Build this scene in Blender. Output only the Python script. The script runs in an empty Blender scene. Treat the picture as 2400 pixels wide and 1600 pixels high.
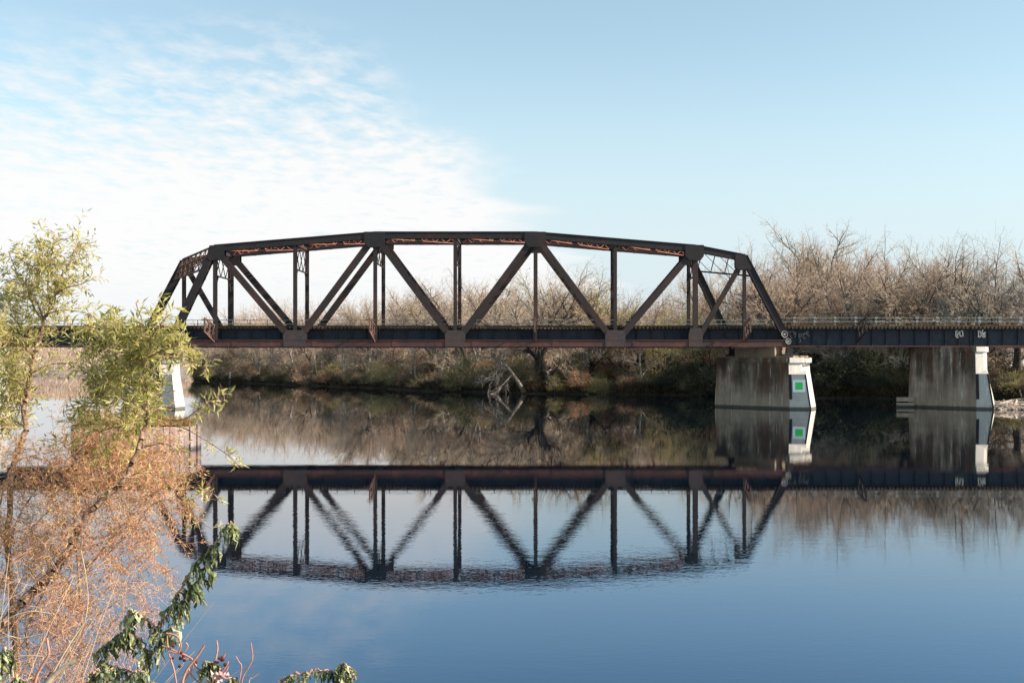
import bpy, math, random
import numpy as np
from mathutils import Vector

sc = bpy.context.scene
COL = sc.collection
R = math.radians
F, PX, PY, CH = 2630.0, 1290.0, 857.0, 4.04      # focal in photo pixels, principal point, camera height


def at(px, py, Y):
    """world point seen at photo pixel (px, py) at distance Y"""
    return np.array(((px - PX) * Y / F, Y, CH + (PY - py) * Y / F))


# ------------------------------------------------------------------ materials
class N:
    def __init__(self, nt):
        self.nt = nt

    def add(self, typ, **kw):
        n = self.nt.nodes.new(typ)
        for k, v in kw.items():
            setattr(n, k, v)
        return n

    def put(self, node, key, v):
        s = node.inputs[key]
        if hasattr(v, 'is_output'):
            self.nt.links.new(v, s)
        else:
            s.default_value = v

    def m(self, op, a, b=0.0, c=0.0, clamp=False):
        n = self.add('ShaderNodeMath', operation=op, use_clamp=clamp)
        self.put(n, 0, a); self.put(n, 1, b); self.put(n, 2, c)
        return n.outputs[0]

    def map(self, v, a, b, c=0.0, d=1.0, smooth=True):
        n = self.add('ShaderNodeMapRange', interpolation_type='SMOOTHSTEP' if smooth else 'LINEAR')
        for i, x in enumerate((v, a, b, c, d)):
            self.put(n, i, x)
        return n.outputs[0]

    def noise(self, vec, scale=1.0, detail=4.0, rough=0.55, dist=0.0):
        n = self.add('ShaderNodeTexNoise')
        self.put(n, 'Vector', vec); self.put(n, 'Scale', scale); self.put(n, 'Detail', detail)
        self.put(n, 'Roughness', rough); self.put(n, 'Distortion', dist)
        return n.outputs[0]

    def scale(self, vec, s, loc=(0, 0, 0), rot=(0, 0, 0)):
        n = self.add('ShaderNodeMapping')
        self.put(n, 0, vec); self.put(n, 'Location', loc); self.put(n, 'Scale', s); self.put(n, 'Rotation', rot)
        return n.outputs[0]

    def mix(self, f, a, b, blend='MIX'):
        n = self.add('ShaderNodeMix', data_type='RGBA', blend_type=blend)
        self.put(n, 0, f)
        for k, v in ((6, a), (7, b)):
            if not hasattr(v, 'is_output') and len(v) == 3:
                v = (*v, 1)
            self.put(n, k, v)
        return n.outputs[2]

    def ramp(self, f, stops):
        n = self.add('ShaderNodeValToRGB')
        e = n.color_ramp.elements
        while len(e) < len(stops):
            e.new(0.5)
        for el, (p, c) in zip(e, stops):
            el.position = p; el.color = (*c, 1)
        self.put(n, 0, f)
        return n.outputs[0]

    def island(self):
        return self.add('ShaderNodeNewGeometry').outputs['Random Per Island']

    def objcoord(self):
        return self.add('ShaderNodeTexCoord').outputs['Object']

    def pos(self):
        return self.add('ShaderNodeNewGeometry').outputs['Position']

    def bump(self, h, strength, dist):
        n = self.add('ShaderNodeBump')
        self.put(n, 'Strength', strength); self.put(n, 'Distance', dist); self.put(n, 'Height', h)
        return n.outputs[0]


def new_mat(name):
    m = bpy.data.materials.new(name)
    m.use_nodes = True
    return m, N(m.node_tree), m.node_tree.nodes['Principled BSDF']


def finish(n, b, col, rough=0.8, spec=0.3, normal=None, metal=0.0):
    n.put(b, 'Base Color', col if hasattr(col, 'is_output') else (*col, 1))
    n.put(b, 'Roughness', rough); n.put(b, 'Specular IOR Level', spec); n.put(b, 'Metallic', metal)
    if normal is not None:
        n.put(b, 'Normal', normal)


def flat_mat(name, col, rough=0.8, spec=0.3, var=0.25, scale=1.5):
    m, n, b = new_mat(name)
    f = n.noise(n.pos(), scale, 5)
    c = n.mix(f, tuple(x * (1 - var) for x in col), tuple(x * (1 + var) for x in col))
    finish(n, b, c, rough, spec)
    return m


def steel_mat(name, dark, rust, amount, scale=0.6):
    m, n, b = new_mat(name)
    p = n.pos()
    big = n.noise(p, scale, 6, 0.65)
    fine = n.noise(n.scale(p, (4, 4, 1.2)), 1.6, 6, 0.7)
    f = n.m('ADD', n.m('MULTIPLY', big, 0.6), n.m('MULTIPLY', fine, 0.4))
    f = n.map(f, 0.62 - amount, 0.92 - amount)
    c = n.mix(f, dark, rust)
    c = n.mix(n.map(n.noise(p, 5.0, 3), 0.45, 0.8, 0.0, 0.45), c, tuple(x * 1.9 + 0.01 for x in dark))
    finish(n, b, c, n.map(fine, 0.3, 0.7, 0.55, 0.85), 0.35, n.bump(fine, 0.4, 0.02))
    return m


STEEL = steel_mat('weathered_steel', (0.024, 0.018, 0.018), (0.090, 0.039, 0.028), 0.19, 0.4)
STEEL_TOP = steel_mat('dark_steel', (0.017, 0.015, 0.017), (0.075, 0.032, 0.023), 0.16, 0.4)
RUST = steel_mat('rusty_steel', (0.036, 0.025, 0.027), (0.150, 0.050, 0.036), 0.26, 0.3)
REDLEAD = steel_mat('red_lead_steel', (0.12, 0.045, 0.032), (0.42, 0.16, 0.10), 0.40)
GIRDER = steel_mat('blue_black_steel', (0.016, 0.022, 0.034), (0.075, 0.040, 0.034), 0.13, .5)
GUSSET = steel_mat('grey_gusset_steel', (0.046, 0.037, 0.037), (0.105, 0.052, 0.042), 0.20)
LATTICE = steel_mat('pale_rust_steel', (0.060, 0.038, 0.032), (0.22, 0.12, 0.09), 0.26)
TIMBER = flat_mat('creosote_timber', (0.085, 0.058, 0.038), 0.9, 0.2, 0.5, 3)
RAILING = flat_mat('galvanised_rail', (0.20, 0.22, 0.22), 0.5, 0.5, 0.3, 3)
SLEEVE = flat_mat('pale_rail_sleeve', (0.28, 0.30, 0.31), 0.6, 0.4, 0.15, 3)
WHITE_PAINT = flat_mat('white_spray_paint', (0.62, 0.58, 0.53), 0.7, 0.3, 0.2, 6)
DULL_PAINT = flat_mat('faded_spray_paint', (0.22, 0.21, 0.20), 0.8, 0.3, 0.5, 6)
BOARD_WHITE = flat_mat('board_white', (0.80, 0.82, 0.86), 0.5, 0.4, 0.03, 2)
BOARD_GREEN = flat_mat('board_green', (0.05, 0.62, 0.10), 0.5, 0.4, 0.05, 2)


def concrete_mat(name, base, stain, rust, k_stain, k_rust):
    m, n, b = new_mat(name)
    p = n.pos()
    zc = n.add('ShaderNodeSeparateXYZ'); n.put(zc, 0, p)
    fade = n.map(n.m('ADD', zc.outputs[2], n.m('MULTIPLY', n.noise(p, .8, 3), 2.0)), 1.2, 4.6, .30, 1.0)
    streak = n.noise(n.scale(p, (1.1, 1.1, 0.13)), 1.5, 6, 0.6)
    blot = n.noise(p, 0.35, 5, 0.6)
    fine = n.noise(p, 4.0, 6, 0.7)
    c = n.mix(fine, tuple(x * 0.72 for x in base), tuple(x * 1.2 for x in base))
    c = n.mix(n.map(n.m('ADD', n.m('MULTIPLY', streak, 0.6), n.m('MULTIPLY', blot, 0.4)), 0.60 - k_stain, 0.80 - k_stain, 0, n.m('MULTIPLY', fade, 0.9)), c, stain)
    c = n.mix(n.map(n.noise(n.scale(p, (0.55, 0.55, 0.07), (3, 1, 7)), 1.3, 5, 0.6), 0.66 - k_rust, 0.86 - k_rust, 0, n.m('MULTIPLY', fade, 0.85)), c, rust)
    soot = n.noise(n.scale(p, (.5, .5, .22), (5, 3, 1)), 0.9, 5, .6, 0)
    c = n.mix(n.map(soot, 0.56 - k_stain * .7, 0.86 - k_stain * .7, 0, n.m('MULTIPLY', fade, .85)), c, tuple(x * .55 for x in stain))
    drip = n.noise(n.scale(p, (2.4, 2.4, 0.25), (9, 4, 2)), 1.4, 3, 0.5)
    c = n.mix(n.map(drip, 0.63, 0.72, 0, 0.55), c, tuple(min(0.7, x * 1.9) for x in base))
    z = n.add('ShaderNodeSeparateXYZ'); n.put(z, 0, p)
    c = n.mix(n.map(n.m('ADD', z.outputs[2], n.m('MULTIPLY', fine, 0.15)), 0.22, 0.34, 0.85, 0.0), c, (0.035, 0.035, 0.030))
    lift = n.m('FRACT', n.m('MULTIPLY', z.outputs[2], 0.62))
    c = n.mix(n.map(lift, 0.0, 0.035, 0.35, 0.0), c, tuple(x * 0.4 for x in base))
    finish(n, b, c, 0.92, 0.2, n.bump(n.m('ADD', n.m('MULTIPLY', fine, 0.5), blot), 0.5, 0.12))
    return m


PIER_OLD = concrete_mat('stained_concrete', (0.42, 0.335, 0.26), (0.070, 0.050, 0.036), (0.12, 0.048, 0.022), 0.22, 0.25)
PIER_CLEAN = concrete_mat('pale_concrete', (0.47, 0.445, 0.41), (0.22, 0.19, 0.155), (0.34, 0.21, 0.12), 0.10, 0.10)
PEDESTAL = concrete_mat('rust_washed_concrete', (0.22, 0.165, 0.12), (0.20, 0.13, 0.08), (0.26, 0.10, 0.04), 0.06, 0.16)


def bark_mat(name, a, b_, scale=3.0):
    m, n, b = new_mat(name)
    f = n.noise(n.scale(n.objcoord(), (1, 1, 0.3)), scale, 5, 0.65)
    finish(n, b, n.mix(n.map(f, 0.35, 0.65), a, b_), 0.9, 0.15)
    return m


def twig_mat(name, stops):
    m, n, b = new_mat(name)
    oi = n.add('ShaderNodeObjectInfo').outputs['Random']
    f = n.m('FRACT', n.m('ADD', n.m('MULTIPLY', n.island(), 0.55), n.m('MULTIPLY', oi, 0.45)))
    finish(n, b, n.ramp(f, stops), 0.9, 0.1)
    return m


def leaf_mat(name, stops, trans=0.35, rough=0.55, spec=0.3):
    m, n, b = new_mat(name)
    c = n.ramp(n.island(), stops)
    finish(n, b, c, rough, spec)
    t = n.add('ShaderNodeBsdfTranslucent'); n.put(t, 'Color', c)
    mx = n.add('ShaderNodeMixShader'); n.put(mx, 0, trans)
    n.put(mx, 1, b.outputs[0]); n.put(mx, 2, t.outputs[0])
    n.put(n.nt.nodes['Material Output'], 'Surface', mx.outputs[0])
    return m


BARK_GREY = bark_mat('grey_bark', (0.11, 0.092, 0.078), (0.24, 0.21, 0.178))
BARK_DARK = bark_mat('dark_bark', (0.035, 0.030, 0.027), (0.095, 0.080, 0.068))
BARK_PALE = bark_mat('pale_bark', (0.17, 0.15, 0.13), (0.36, 0.325, 0.285))
TWIG_GREY = twig_mat('grey_twigs', [(0.0, (0.30, 0.225, 0.165)), (0.5, (0.45, 0.345, 0.255)), (1.0, (0.56, 0.455, 0.35))])
TWIG_PINK = twig_mat('pinkish_twigs', [(0.0, (0.33, 0.23, 0.165)), (0.5, (0.49, 0.36, 0.27)), (1.0, (0.60, 0.475, 0.375))])
TWIG_OLIVE = twig_mat('olive_twigs', [(0.0, (0.26, 0.22, 0.12)), (0.5, (0.38, 0.32, 0.18)), (1.0, (0.50, 0.42, 0.26))])
TWIG_BROWN = twig_mat('brown_twigs', [(0.0, (0.14, 0.10, 0.07)), (0.5, (0.27, 0.20, 0.14)), (1.0, (0.40, 0.31, 0.225))])
TWIG_PALE = twig_mat('bleached_twigs', [(0.0, (0.28, 0.25, 0.21)), (1.0, (0.50, 0.46, 0.40))])
LF_OLIVE = leaf_mat('olive_leaves', [(0, (0.07, 0.066, 0.020)), (0.5, (0.16, 0.14, 0.045)), (1, (0.28, 0.235, 0.09))])
LF_GREEN = leaf_mat('dark_green_leaves', [(0, (0.022, 0.032, 0.014)), (0.6, (0.050, 0.062, 0.024)), (1, (0.10, 0.10, 0.04))])
LF_RUSSET = leaf_mat('russet_leaves', [(0, (0.24, 0.11, 0.045)), (0.5, (0.42, 0.21, 0.09)), (1, (0.56, 0.33, 0.16))])
LF_TAN = leaf_mat('tan_leaves', [(0, (0.22, 0.14, 0.09)), (0.5, (0.38, 0.25, 0.165)), (1, (0.54, 0.38, 0.27))])
LF_YELLOW = leaf_mat('yellow_leaves', [(0, (0.26, 0.20, 0.06)), (0.5, (0.38, 0.31, 0.10)), (1, (0.52, 0.44, 0.18))])
LF_WILLOW = leaf_mat('willow_leaves', [(0, (0.17, 0.185, 0.035)), (0.3, (0.40, 0.39, 0.09)), (0.7, (0.60, 0.56, 0.18)), (1, (0.74, 0.68, 0.36))], 0.5, 0.5, 0.35)
LF_ORANGE = leaf_mat('orange_leaves', [(0, (0.36, 0.14, 0.06)), (0.45, (0.62, 0.30, 0.13)), (0.75, (0.68, 0.44, 0.20)), (1, (0.60, 0.54, 0.17))], 0.4)
LF_WILT = leaf_mat('wilted_leaves', [(0, (0.03, 0.045, 0.018)), (0.3, (0.09, 0.12, 0.045)), (0.65, (0.24, 0.27, 0.11)), (1, (0.50, 0.50, 0.30))], 0.2, 0.5, 0.4)
LF_FRESH = leaf_mat('fresh_leaves', [(0, (0.05, 0.085, 0.02)), (0.5, (0.12, 0.18, 0.045)), (1, (0.28, 0.33, 0.12))], 0.35)
WILLOW_BARK = bark_mat('willow_bark', (0.11, 0.065, 0.045), (0.34, 0.22, 0.155), 22)
REDTWIG = twig_mat('red_brown_twigs', [(0, (0.22, 0.12, 0.085)), (0.4, (0.46, 0.27, 0.20)), (1, (0.66, 0.47, 0.37))])
VINE = twig_mat('pink_vine', [(0, (0.38, 0.15, 0.11)), (1, (0.55, 0.30, 0.22))])
STRAW = twig_mat('straw', [(0, (0.40, 0.28, 0.18)), (1, (0.66, 0.55, 0.42))])
BERRY = flat_mat('dark_berries', (0.09, 0.015, 0.015), 0.3, 0.5, 0.3, 20)
PETAL = flat_mat('pink_petals', (0.62, 0.36, 0.33), 0.6, 0.2, 0.3, 30)
DRIFT = twig_mat('driftwood', [(0, (0.22, 0.17, 0.14)), (0.5, (0.42, 0.34, 0.28)), (1, (0.62, 0.53, 0.46))])


def plank_mat():
    m, n, b = new_mat('weathered_planks')
    g = n.noise(n.scale(n.pos(), (6, 6, 0.4)), 2.0, 5, 0.6)
    c = n.mix(g, (0.16, 0.125, 0.12), (0.36, 0.29, 0.28))
    c = n.mix(n.map(n.island(), 0, 1, 0, 0.55), c, (0.13, 0.10, 0.10), 'MIX')
    z = n.add('ShaderNodeSeparateXYZ'); n.put(z, 0, n.pos())
    c = n.mix(n.map(z.outputs[2], 0.05, 0.22, 0.8, 0), c, (0.035, 0.032, 0.03))
    finish(n, b, c, 0.9, 0.2)
    return m


PLANKS = plank_mat()


def ground_mat():
    m, n, b = new_mat('river_bank_soil')
    p = n.pos()
    f = n.noise(p, 0.25, 6, 0.65)
    c = n.ramp(f, [(0.3, (0.022, 0.017, 0.013)), (0.55, (0.055, 0.042, 0.030)), (0.75, (0.085, 0.080, 0.038))])
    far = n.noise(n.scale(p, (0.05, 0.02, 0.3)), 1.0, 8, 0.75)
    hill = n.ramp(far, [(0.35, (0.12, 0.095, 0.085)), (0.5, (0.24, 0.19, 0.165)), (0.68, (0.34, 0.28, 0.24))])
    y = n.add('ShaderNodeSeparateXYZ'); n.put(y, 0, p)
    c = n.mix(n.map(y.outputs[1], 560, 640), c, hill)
    finish(n, b, c, 0.95, 0.1, n.bump(n.noise(p, 2.0, 6), 0.6, 0.2))
    return m


def water_mat():
    m, n, b = new_mat('river_water')
    p = n.pos()
    y = n.add('ShaderNodeSeparateXYZ'); n.put(y, 0, p)
    patch = n.map(n.noise(n.scale(p, (0.02, 0.06, 1)), 1.0, 3, 0.5), 0.42, 0.60, 0.22, 1.25)
    near = n.map(y.outputs[1], 18, 62, 1.0, 0.30)
    r1 = n.noise(n.scale(p, (1.0, 2.2, 1)), 1.5, 2, 0.5)
    r2 = n.noise(n.scale(p, (0.25, 0.5, 1)), 1.0, 2, 0.5)
    r3 = n.noise(n.scale(p, (1.2, 2.6, 1)), 5.0, 1, 0.5)
    h = n.m('ADD', n.m('ADD', n.m('MULTIPLY', r1, 0.0010), n.m('MULTIPLY', r2, 0.0018)), n.m('MULTIPLY', r3, 0.0006))
    h = n.m('MULTIPLY', h, n.m('MULTIPLY', patch, near))
    nrm = n.bump(h, 1.0, 1.0)
    fr = n.add('ShaderNodeFresnel'); n.put(fr, 'IOR', 1.50); n.put(fr, 'Normal', nrm)
    d = n.add('ShaderNodeBsdfDiffuse'); n.put(d, 'Color', (0.0006, 0.0036, 0.0085, 1))
    g = n.add('ShaderNodeBsdfGlossy'); n.put(g, 'Roughness', 0.012); n.put(g, 'Normal', nrm)
    n.put(g, 'Color', n.mix(n.map(fr.outputs[0], .22, .58), (.82, 1.12, 1.50), (1.0, 1.0, 1.0)))      # blue tinted at steep angles, neutral at grazing ones
    mx = n.add('ShaderNodeMixShader'); n.put(mx, 0, fr.outputs[0]); n.put(mx, 1, d.outputs[0]); n.put(mx, 2, g.outputs[0])
    n.put(m.node_tree.nodes['Material Output'], 'Surface', mx.outputs[0])
    m.node_tree.nodes.remove(b)
    return m


# ------------------------------------------------------------------ mesh helpers
ORIGIN = {}


def link_mesh(name, V, faces_list, mat, parent=None, smooth=False):
    """V (n,3) world coordinates; faces_list: list of (m,k) int arrays."""
    V = np.asarray(V, np.float64)
    org = ORIGIN.get(parent.name, np.zeros(3)) if parent is not None else np.zeros(3)
    V = V - org
    me = bpy.data.meshes.new(name)
    me.vertices.add(len(V))
    me.vertices.foreach_set('co', V.astype(np.float32).ravel())
    loops, starts, tot = [], [], 0
    for fa in faces_list:
        fa = np.asarray(fa, np.int32)
        if not len(fa):
            continue
        k = fa.shape[1]
        loops.append(fa.ravel())
        starts.append(tot + np.arange(len(fa)) * k)
        tot += fa.size
    loops = np.concatenate(loops); starts = np.concatenate(starts)
    me.loops.add(len(loops)); me.loops.foreach_set('vertex_index', loops.astype(np.int32))
    me.polygons.add(len(starts)); me.polygons.foreach_set('loop_start', starts.astype(np.int32))
    me.update(calc_edges=True)
    me.polygons.foreach_set('use_smooth', np.full(len(starts), bool(smooth)))
    me.materials.append(mat)
    o = bpy.data.objects.new(name, me)
    COL.objects.link(o)
    if parent is not None:
        o.parent = parent
    ORIGIN[o.name] = org
    return o


class MB:
    def __init__(self):
        self.v, self.f = [], []

    def add(self, vs, fs):
        b = len(self.v)
        self.v += [tuple(map(float, x)) for x in vs]
        self.f += [tuple(i + b for i in q) for q in fs]

    def hexa(self, c):
        self.add(c, [(0, 3, 2, 1), (4, 5, 6, 7), (0, 1, 5, 4), (1, 2, 6, 5), (2, 3, 7, 6), (3, 0, 4, 7)])

    def box(self, x0, x1, y0, y1, z0, z1):
        self.hexa([(x0, y0, z0), (x1, y0, z0), (x1, y1, z0), (x0, y1, z0), (x0, y0, z1), (x1, y0, z1), (x1, y1, z1), (x0, y1, z1)])

    def span(self, p0, p1, U, u0, u1, W, w0, w1):
        p0, p1, U, W = (np.asarray(a, float) for a in (p0, p1, U, W))
        q = []
        for p in (p0, p1):
            q += [p + U * u0 + W * w0, p + U * u1 + W * w0, p + U * u1 + W * w1, p + U * u0 + W * w1]
        self.hexa(q)

    def bar(self, p0, p1, w, h=None, up=(0, 0, 1)):
        h = h or w
        p0, p1 = np.asarray(p0, float), np.asarray(p1, float)
        d = p1 - p0; d /= np.linalg.norm(d)
        s = np.cross(d, up)
        if np.linalg.norm(s) < 1e-4:
            s = np.cross(d, (1, 0, 0))
        s /= np.linalg.norm(s); u = np.cross(s, d)
        self.span(p0, p1, s, -w / 2, w / 2, u, -h / 2, h / 2)

    def prism(self, pts, off):
        """polygon pts (3D) extruded by vector off"""
        n = len(pts); off = np.asarray(off, float)
        a = [np.asarray(p, float) for p in pts]
        b = len(self.v)
        self.v += [tuple(p) for p in a] + [tuple(p + off) for p in a]
        self.f += [tuple(b + i for i in range(n)), tuple(b + n + i for i in reversed(range(n)))]
        self.f += [(b + i, b + n + i, b + n + (i + 1) % n, b + (i + 1) % n) for i in range(n)]

    def loft(self, rings, cap=True):
        b = len(self.v); n = len(rings[0])
        for r in rings:
            self.v += [tuple(map(float, p)) for p in r]
        for k in range(len(rings) - 1):
            for i in range(n):
                j = (i + 1) % n
                self.f.append((b + k * n + i, b + k * n + j, b + (k + 1) * n + j, b + (k + 1) * n + i))
        if cap:
            self.f += [tuple(b + i for i in reversed(range(n))), tuple(b + (len(rings) - 1) * n + i for i in range(n))]

    def build(self, name, mat, parent=None, bevel=0.0):
        by = {}
        for f in self.f:
            by.setdefault(len(f), []).append(f)
        o = link_mesh(name, self.v, list(by.values()), mat, parent)
        import bmesh
        bm = bmesh.new(); bm.from_mesh(o.data)
        bmesh.ops.recalc_face_normals(bm, faces=bm.faces)
        if bevel:
            bmesh.ops.bevel(bm, geom=bm.edges[:], offset=bevel, segments=2, affect='EDGES', clamp_overlap=True)
        bm.to_mesh(o.data); bm.free()
        return o


def tag(o, label=None, cat=None, group=None, kind=None):
    if label: o['label'] = label
    if cat: o['category'] = cat
    if group: o['group'] = group
    if kind: o['kind'] = kind
    return o


def empty(name, loc, label, cat, group=None):
    o = bpy.data.objects.new(name, None)
    o.location = loc; o.empty_display_size = 0.3
    COL.objects.link(o)
    ORIGIN[o.name] = np.asarray(loc, float)
    return tag(o, label, cat, group)


def copy_tree(o, parent=None):
    c = o.copy(); COL.objects.link(c)
    c.parent = parent
    ORIGIN[c.name] = ORIGIN.get(o.name, np.zeros(3))
    for ch in list(o.children):
        copy_tree(ch, c)
    return c


def tubes(segs, sides=3):
    """segs: (n,8) p0 p1 r0 r1 -> verts, quads"""
    S = np.asarray(segs, np.float64)
    n = len(S)
    p0, p1, r0, r1 = S[:, :3], S[:, 3:6], S[:, 6], S[:, 7]
    d = p1 - p0
    d /= np.maximum(np.linalg.norm(d, axis=1, keepdims=True), 1e-9)
    ref = np.where(np.abs(d[:, 2:3]) < 0.9, np.array([[0, 0, 1.0]]), np.array([[1.0, 0, 0]]))
    u = np.cross(d, ref); u /= np.linalg.norm(u, axis=1, keepdims=True)
    w = np.cross(d, u)
    V = np.empty((n, 2 * sides, 3))
    for k in range(sides):
        a = 2 * math.pi * k / sides
        e = u * math.cos(a) + w * math.sin(a)
        V[:, k] = p0 + e * r0[:, None]
        V[:, sides + k] = p1 + e * r1[:, None]
    base = (np.arange(n) * 2 * sides)[:, None]
    Q = np.concatenate([base + np.array([[k, (k + 1) % sides, sides + (k + 1) % sides, sides + k]]) for k in range(sides)])
    return V.reshape(-1, 3), Q


def leaves(P, D, L, W, rng, fold=0.25, curl=0.0):
    """lance-shaped folded leaves: base points P, directions D (unit), lengths L, widths W"""
    P, D = np.asarray(P, float), np.asarray(D, float)
    n = len(P)
    D = D / np.maximum(np.linalg.norm(D, axis=1, keepdims=True), 1e-9)
    rv = rng.normal(size=(n, 3))
    s = np.cross(D, rv); s /= np.maximum(np.linalg.norm(s, axis=1, keepdims=True), 1e-9)
    nn = np.cross(s, D)
    L = np.asarray(L)[:, None]; W = np.asarray(W)[:, None]
    c = rng.uniform(-1, 1, (n, 1)) * curl
    V = np.empty((n, 6, 3))
    V[:, 0] = P
    V[:, 1] = P + D * L * 0.42 + s * W * 0.5 + nn * W * fold
    V[:, 2] = P + D * L + nn * L * c
    V[:, 3] = P + D * L * 0.42 - s * W * 0.5 + nn * W * fold
    V[:, 4] = P + D * L * 0.45 + nn * L * c * 0.15
    V[:, 5] = P + D * L * 0.2
    b = (np.arange(n) * 6)[:, None]
    Q = np.concatenate([b + np.array([[0, 1, 4, 5]]), b + np.array([[0, 5, 4, 3]])])
    T = np.concatenate([b + np.array([[1, 2, 4]]), b + np.array([[4, 2, 3]])])
    return V.reshape(-1, 3), Q, T


# ------------------------------------------------------------------ terrain
SX = [-1600, -700, -330, -200, -128, -104, -91, -74, -47, -27, -19.5, 0.6, 16, 22, 38, 50, 75, 120, 1600]
SY = [600, 640, 664, 640, 450, 330, 287, 266, 226, 193, 177, 161, 157, 148, 138, 131, 122, 112, 60]


def shore(X):
    return np.interp(X, SX, SY)


def ground_h(X, Y):
    X, Y = np.asarray(X, float), np.asarray(Y, float)
    wob = 1.0 * np.sin(X * 0.35) + 0.6 * np.sin(X * 0.87 + 1.1)
    d = (Y - shore(X) - wob) * 0.72
    far = np.interp(d, [-14, -3, -0.4, 0.1, 0.5, 1.5, 6, 25, 70, 400], [-2.6, -1.2, -0.3, 0.1, 0.75, 1.05, 1.5, 2.4, 3.2, 4.0])
    far = far + np.where(d > 1, 0.25 * np.sin(X * 0.31 + Y * 0.2), 0)
    hill = np.interp(Y, [640, 690, 800, 1100], [0, 5, 14.0, 15]) * np.interp(X, [-175, -120], [1, 0]) * (1 + 0.04 * np.sin(X * 0.03) + 0.03 * np.sin(X * .011))
    far = far + np.where(d > 0, hill, 0)
    ns = 10.6 + np.interp(X, [-20, -6, -1.5, 3], [3.5, 1.6, 0, 0]) + 0.3 * np.sin(X * 1.3)
    e = Y - ns
    near = np.interp(e, [-70, -10.5, -5.5, -1.5, 0, 0.6, 4], [3.2, 2.35, 1.15, 0.25, 0.03, -0.4, -2.6])
    return np.maximum(far, near)


def build_ground():
    xs = np.unique(np.concatenate([np.linspace(-1600, -350, 26), np.linspace(-350, -120, 47), np.linspace(-120, 80, 240), np.linspace(80, 300, 30), np.linspace(300, 1600, 20), np.linspace(-20, 12, 60)]))
    ys = np.unique(np.concatenate([np.linspace(-80, -5, 12), np.linspace(-5, 18, 60), np.linspace(18, 105, 18), np.linspace(105, 345, 260), np.linspace(345, 700, 60), np.linspace(700, 1200, 30), np.linspace(1200, 3000, 8)]))
    X, Y = np.meshgrid(xs, ys)
    V = np.stack([X, Y, ground_h(X, Y)], -1).reshape(-1, 3)
    nx, ny = len(xs), len(ys)
    i = (np.arange(ny - 1)[:, None] * nx + np.arange(nx - 1)[None]).ravel()
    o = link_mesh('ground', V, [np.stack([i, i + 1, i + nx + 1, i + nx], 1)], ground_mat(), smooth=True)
    tag(o, 'brown river bank soil running up under the far trees', 'ground', kind='structure')
    w = link_mesh('water', [(-1700, 5, 0), (1700, 5, 0), (1700, 900, 0), (-1700, 900, 0)], [[(0, 1, 2, 3)]], water_mat())
    tag(w, 'calm dark river mirroring the truss bridge and sky', 'water', kind='structure')


build_ground()

# ------------------------------------------------------------------ truss bridge
YN, YF, ZB = 106.6, 111.8, 6.15
XC = -9.04


def xk(k): return -31.84 + 7.6 * k


UN = {0: 15.15, 1: 15.78, 2: 16.4, 3: 16.4, 4: 16.4, 5: 15.78, 6: 15.15}
HIP2 = (18.42, 14.25)
LB, RB = -36.1, 22.66


def side_pt(side, x, z):
    return np.array((x, YN, z)) if side == 0 else np.array((2 * XC - x, YF, z))


def perp(p0, p1):
    d = p1 - p0
    n = np.array((-d[2], 0, d[0])); n /= np.linalg.norm(n)
    return n if n[2] >= 0 else -n


YV = np.array((0, 1.0, 0))


def h_member(p0, p1, depth, width):
    mb = MB(); U = perp(p0, p1) if abs(p1[0] - p0[0]) > 1e-6 else np.array((1.0, 0, 0))
    h = depth / 2
    mb.span(p0, p1, U, -h, h, YV, -width / 2, -width / 2 + 0.05)
    mb.span(p0, p1, U, -h, h, YV, width / 2 - 0.05, width / 2)
    mb.span(p0, p1, U, -0.02, 0.02, YV, -width / 2 + 0.05, width / 2 - 0.05)
    return mb


def box_member(mb, p0, p1, depth=0.62, width=0.56):
    U = perp(p0, p1); h = depth / 2
    mb.span(p0, p1, U, -h, h - 0.003, YV, -width / 2, -width / 2 + 0.05)
    mb.span(p0, p1, U, -h, h - 0.003, YV, width / 2 - 0.05, width / 2)
    mb.span(p0, p1, U, h, h + 0.05, YV, -width / 2 - 0.07, width / 2 + 0.07)
    L = np.linalg.norm(p1 - p0); n = max(2, int(L / 0.75))
    for i in range(n):
        a, b = p0 + (p1 - p0) * i / n, p0 + (p1 - p0) * (i + 1) / n
        s = 1 if i % 2 else -1
        mb.bar(a - U * h + YV * s * (width / 2 - .05), b - U * h - YV * s * (width / 2 - .05), 0.09, 0.03)


def lattice(mb, a0, a1, b0, b1, n, edge=0.14, bar=0.075, ends=True):
    """laced panel: edge a0->a1 and edge b0->b1, crossed bars between"""
    a0, a1, b0, b1 = (np.asarray(p, float) for p in (a0, a1, b0, b1))
    mb.bar(a0, a1, edge); mb.bar(b0, b1, edge)
    if ends:
        mb.bar(a0, b0, edge * .8); mb.bar(a1, b1, edge * .8)
    for i in range(n):
        t0, t1 = i / n, (i + 1) / n
        mb.bar(a0 + (a1 - a0) * t0, b0 + (b1 - b0) * t1, bar, bar * .5)
        mb.bar(b0 + (b1 - b0) * t0, a0 + (a1 - a0) * t1, bar, bar * .5)


def plate_xz(mb, pts, y, t):
    mb.prism([(x, y - t / 2, z) for x, z in pts], (0, t, 0))


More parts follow.
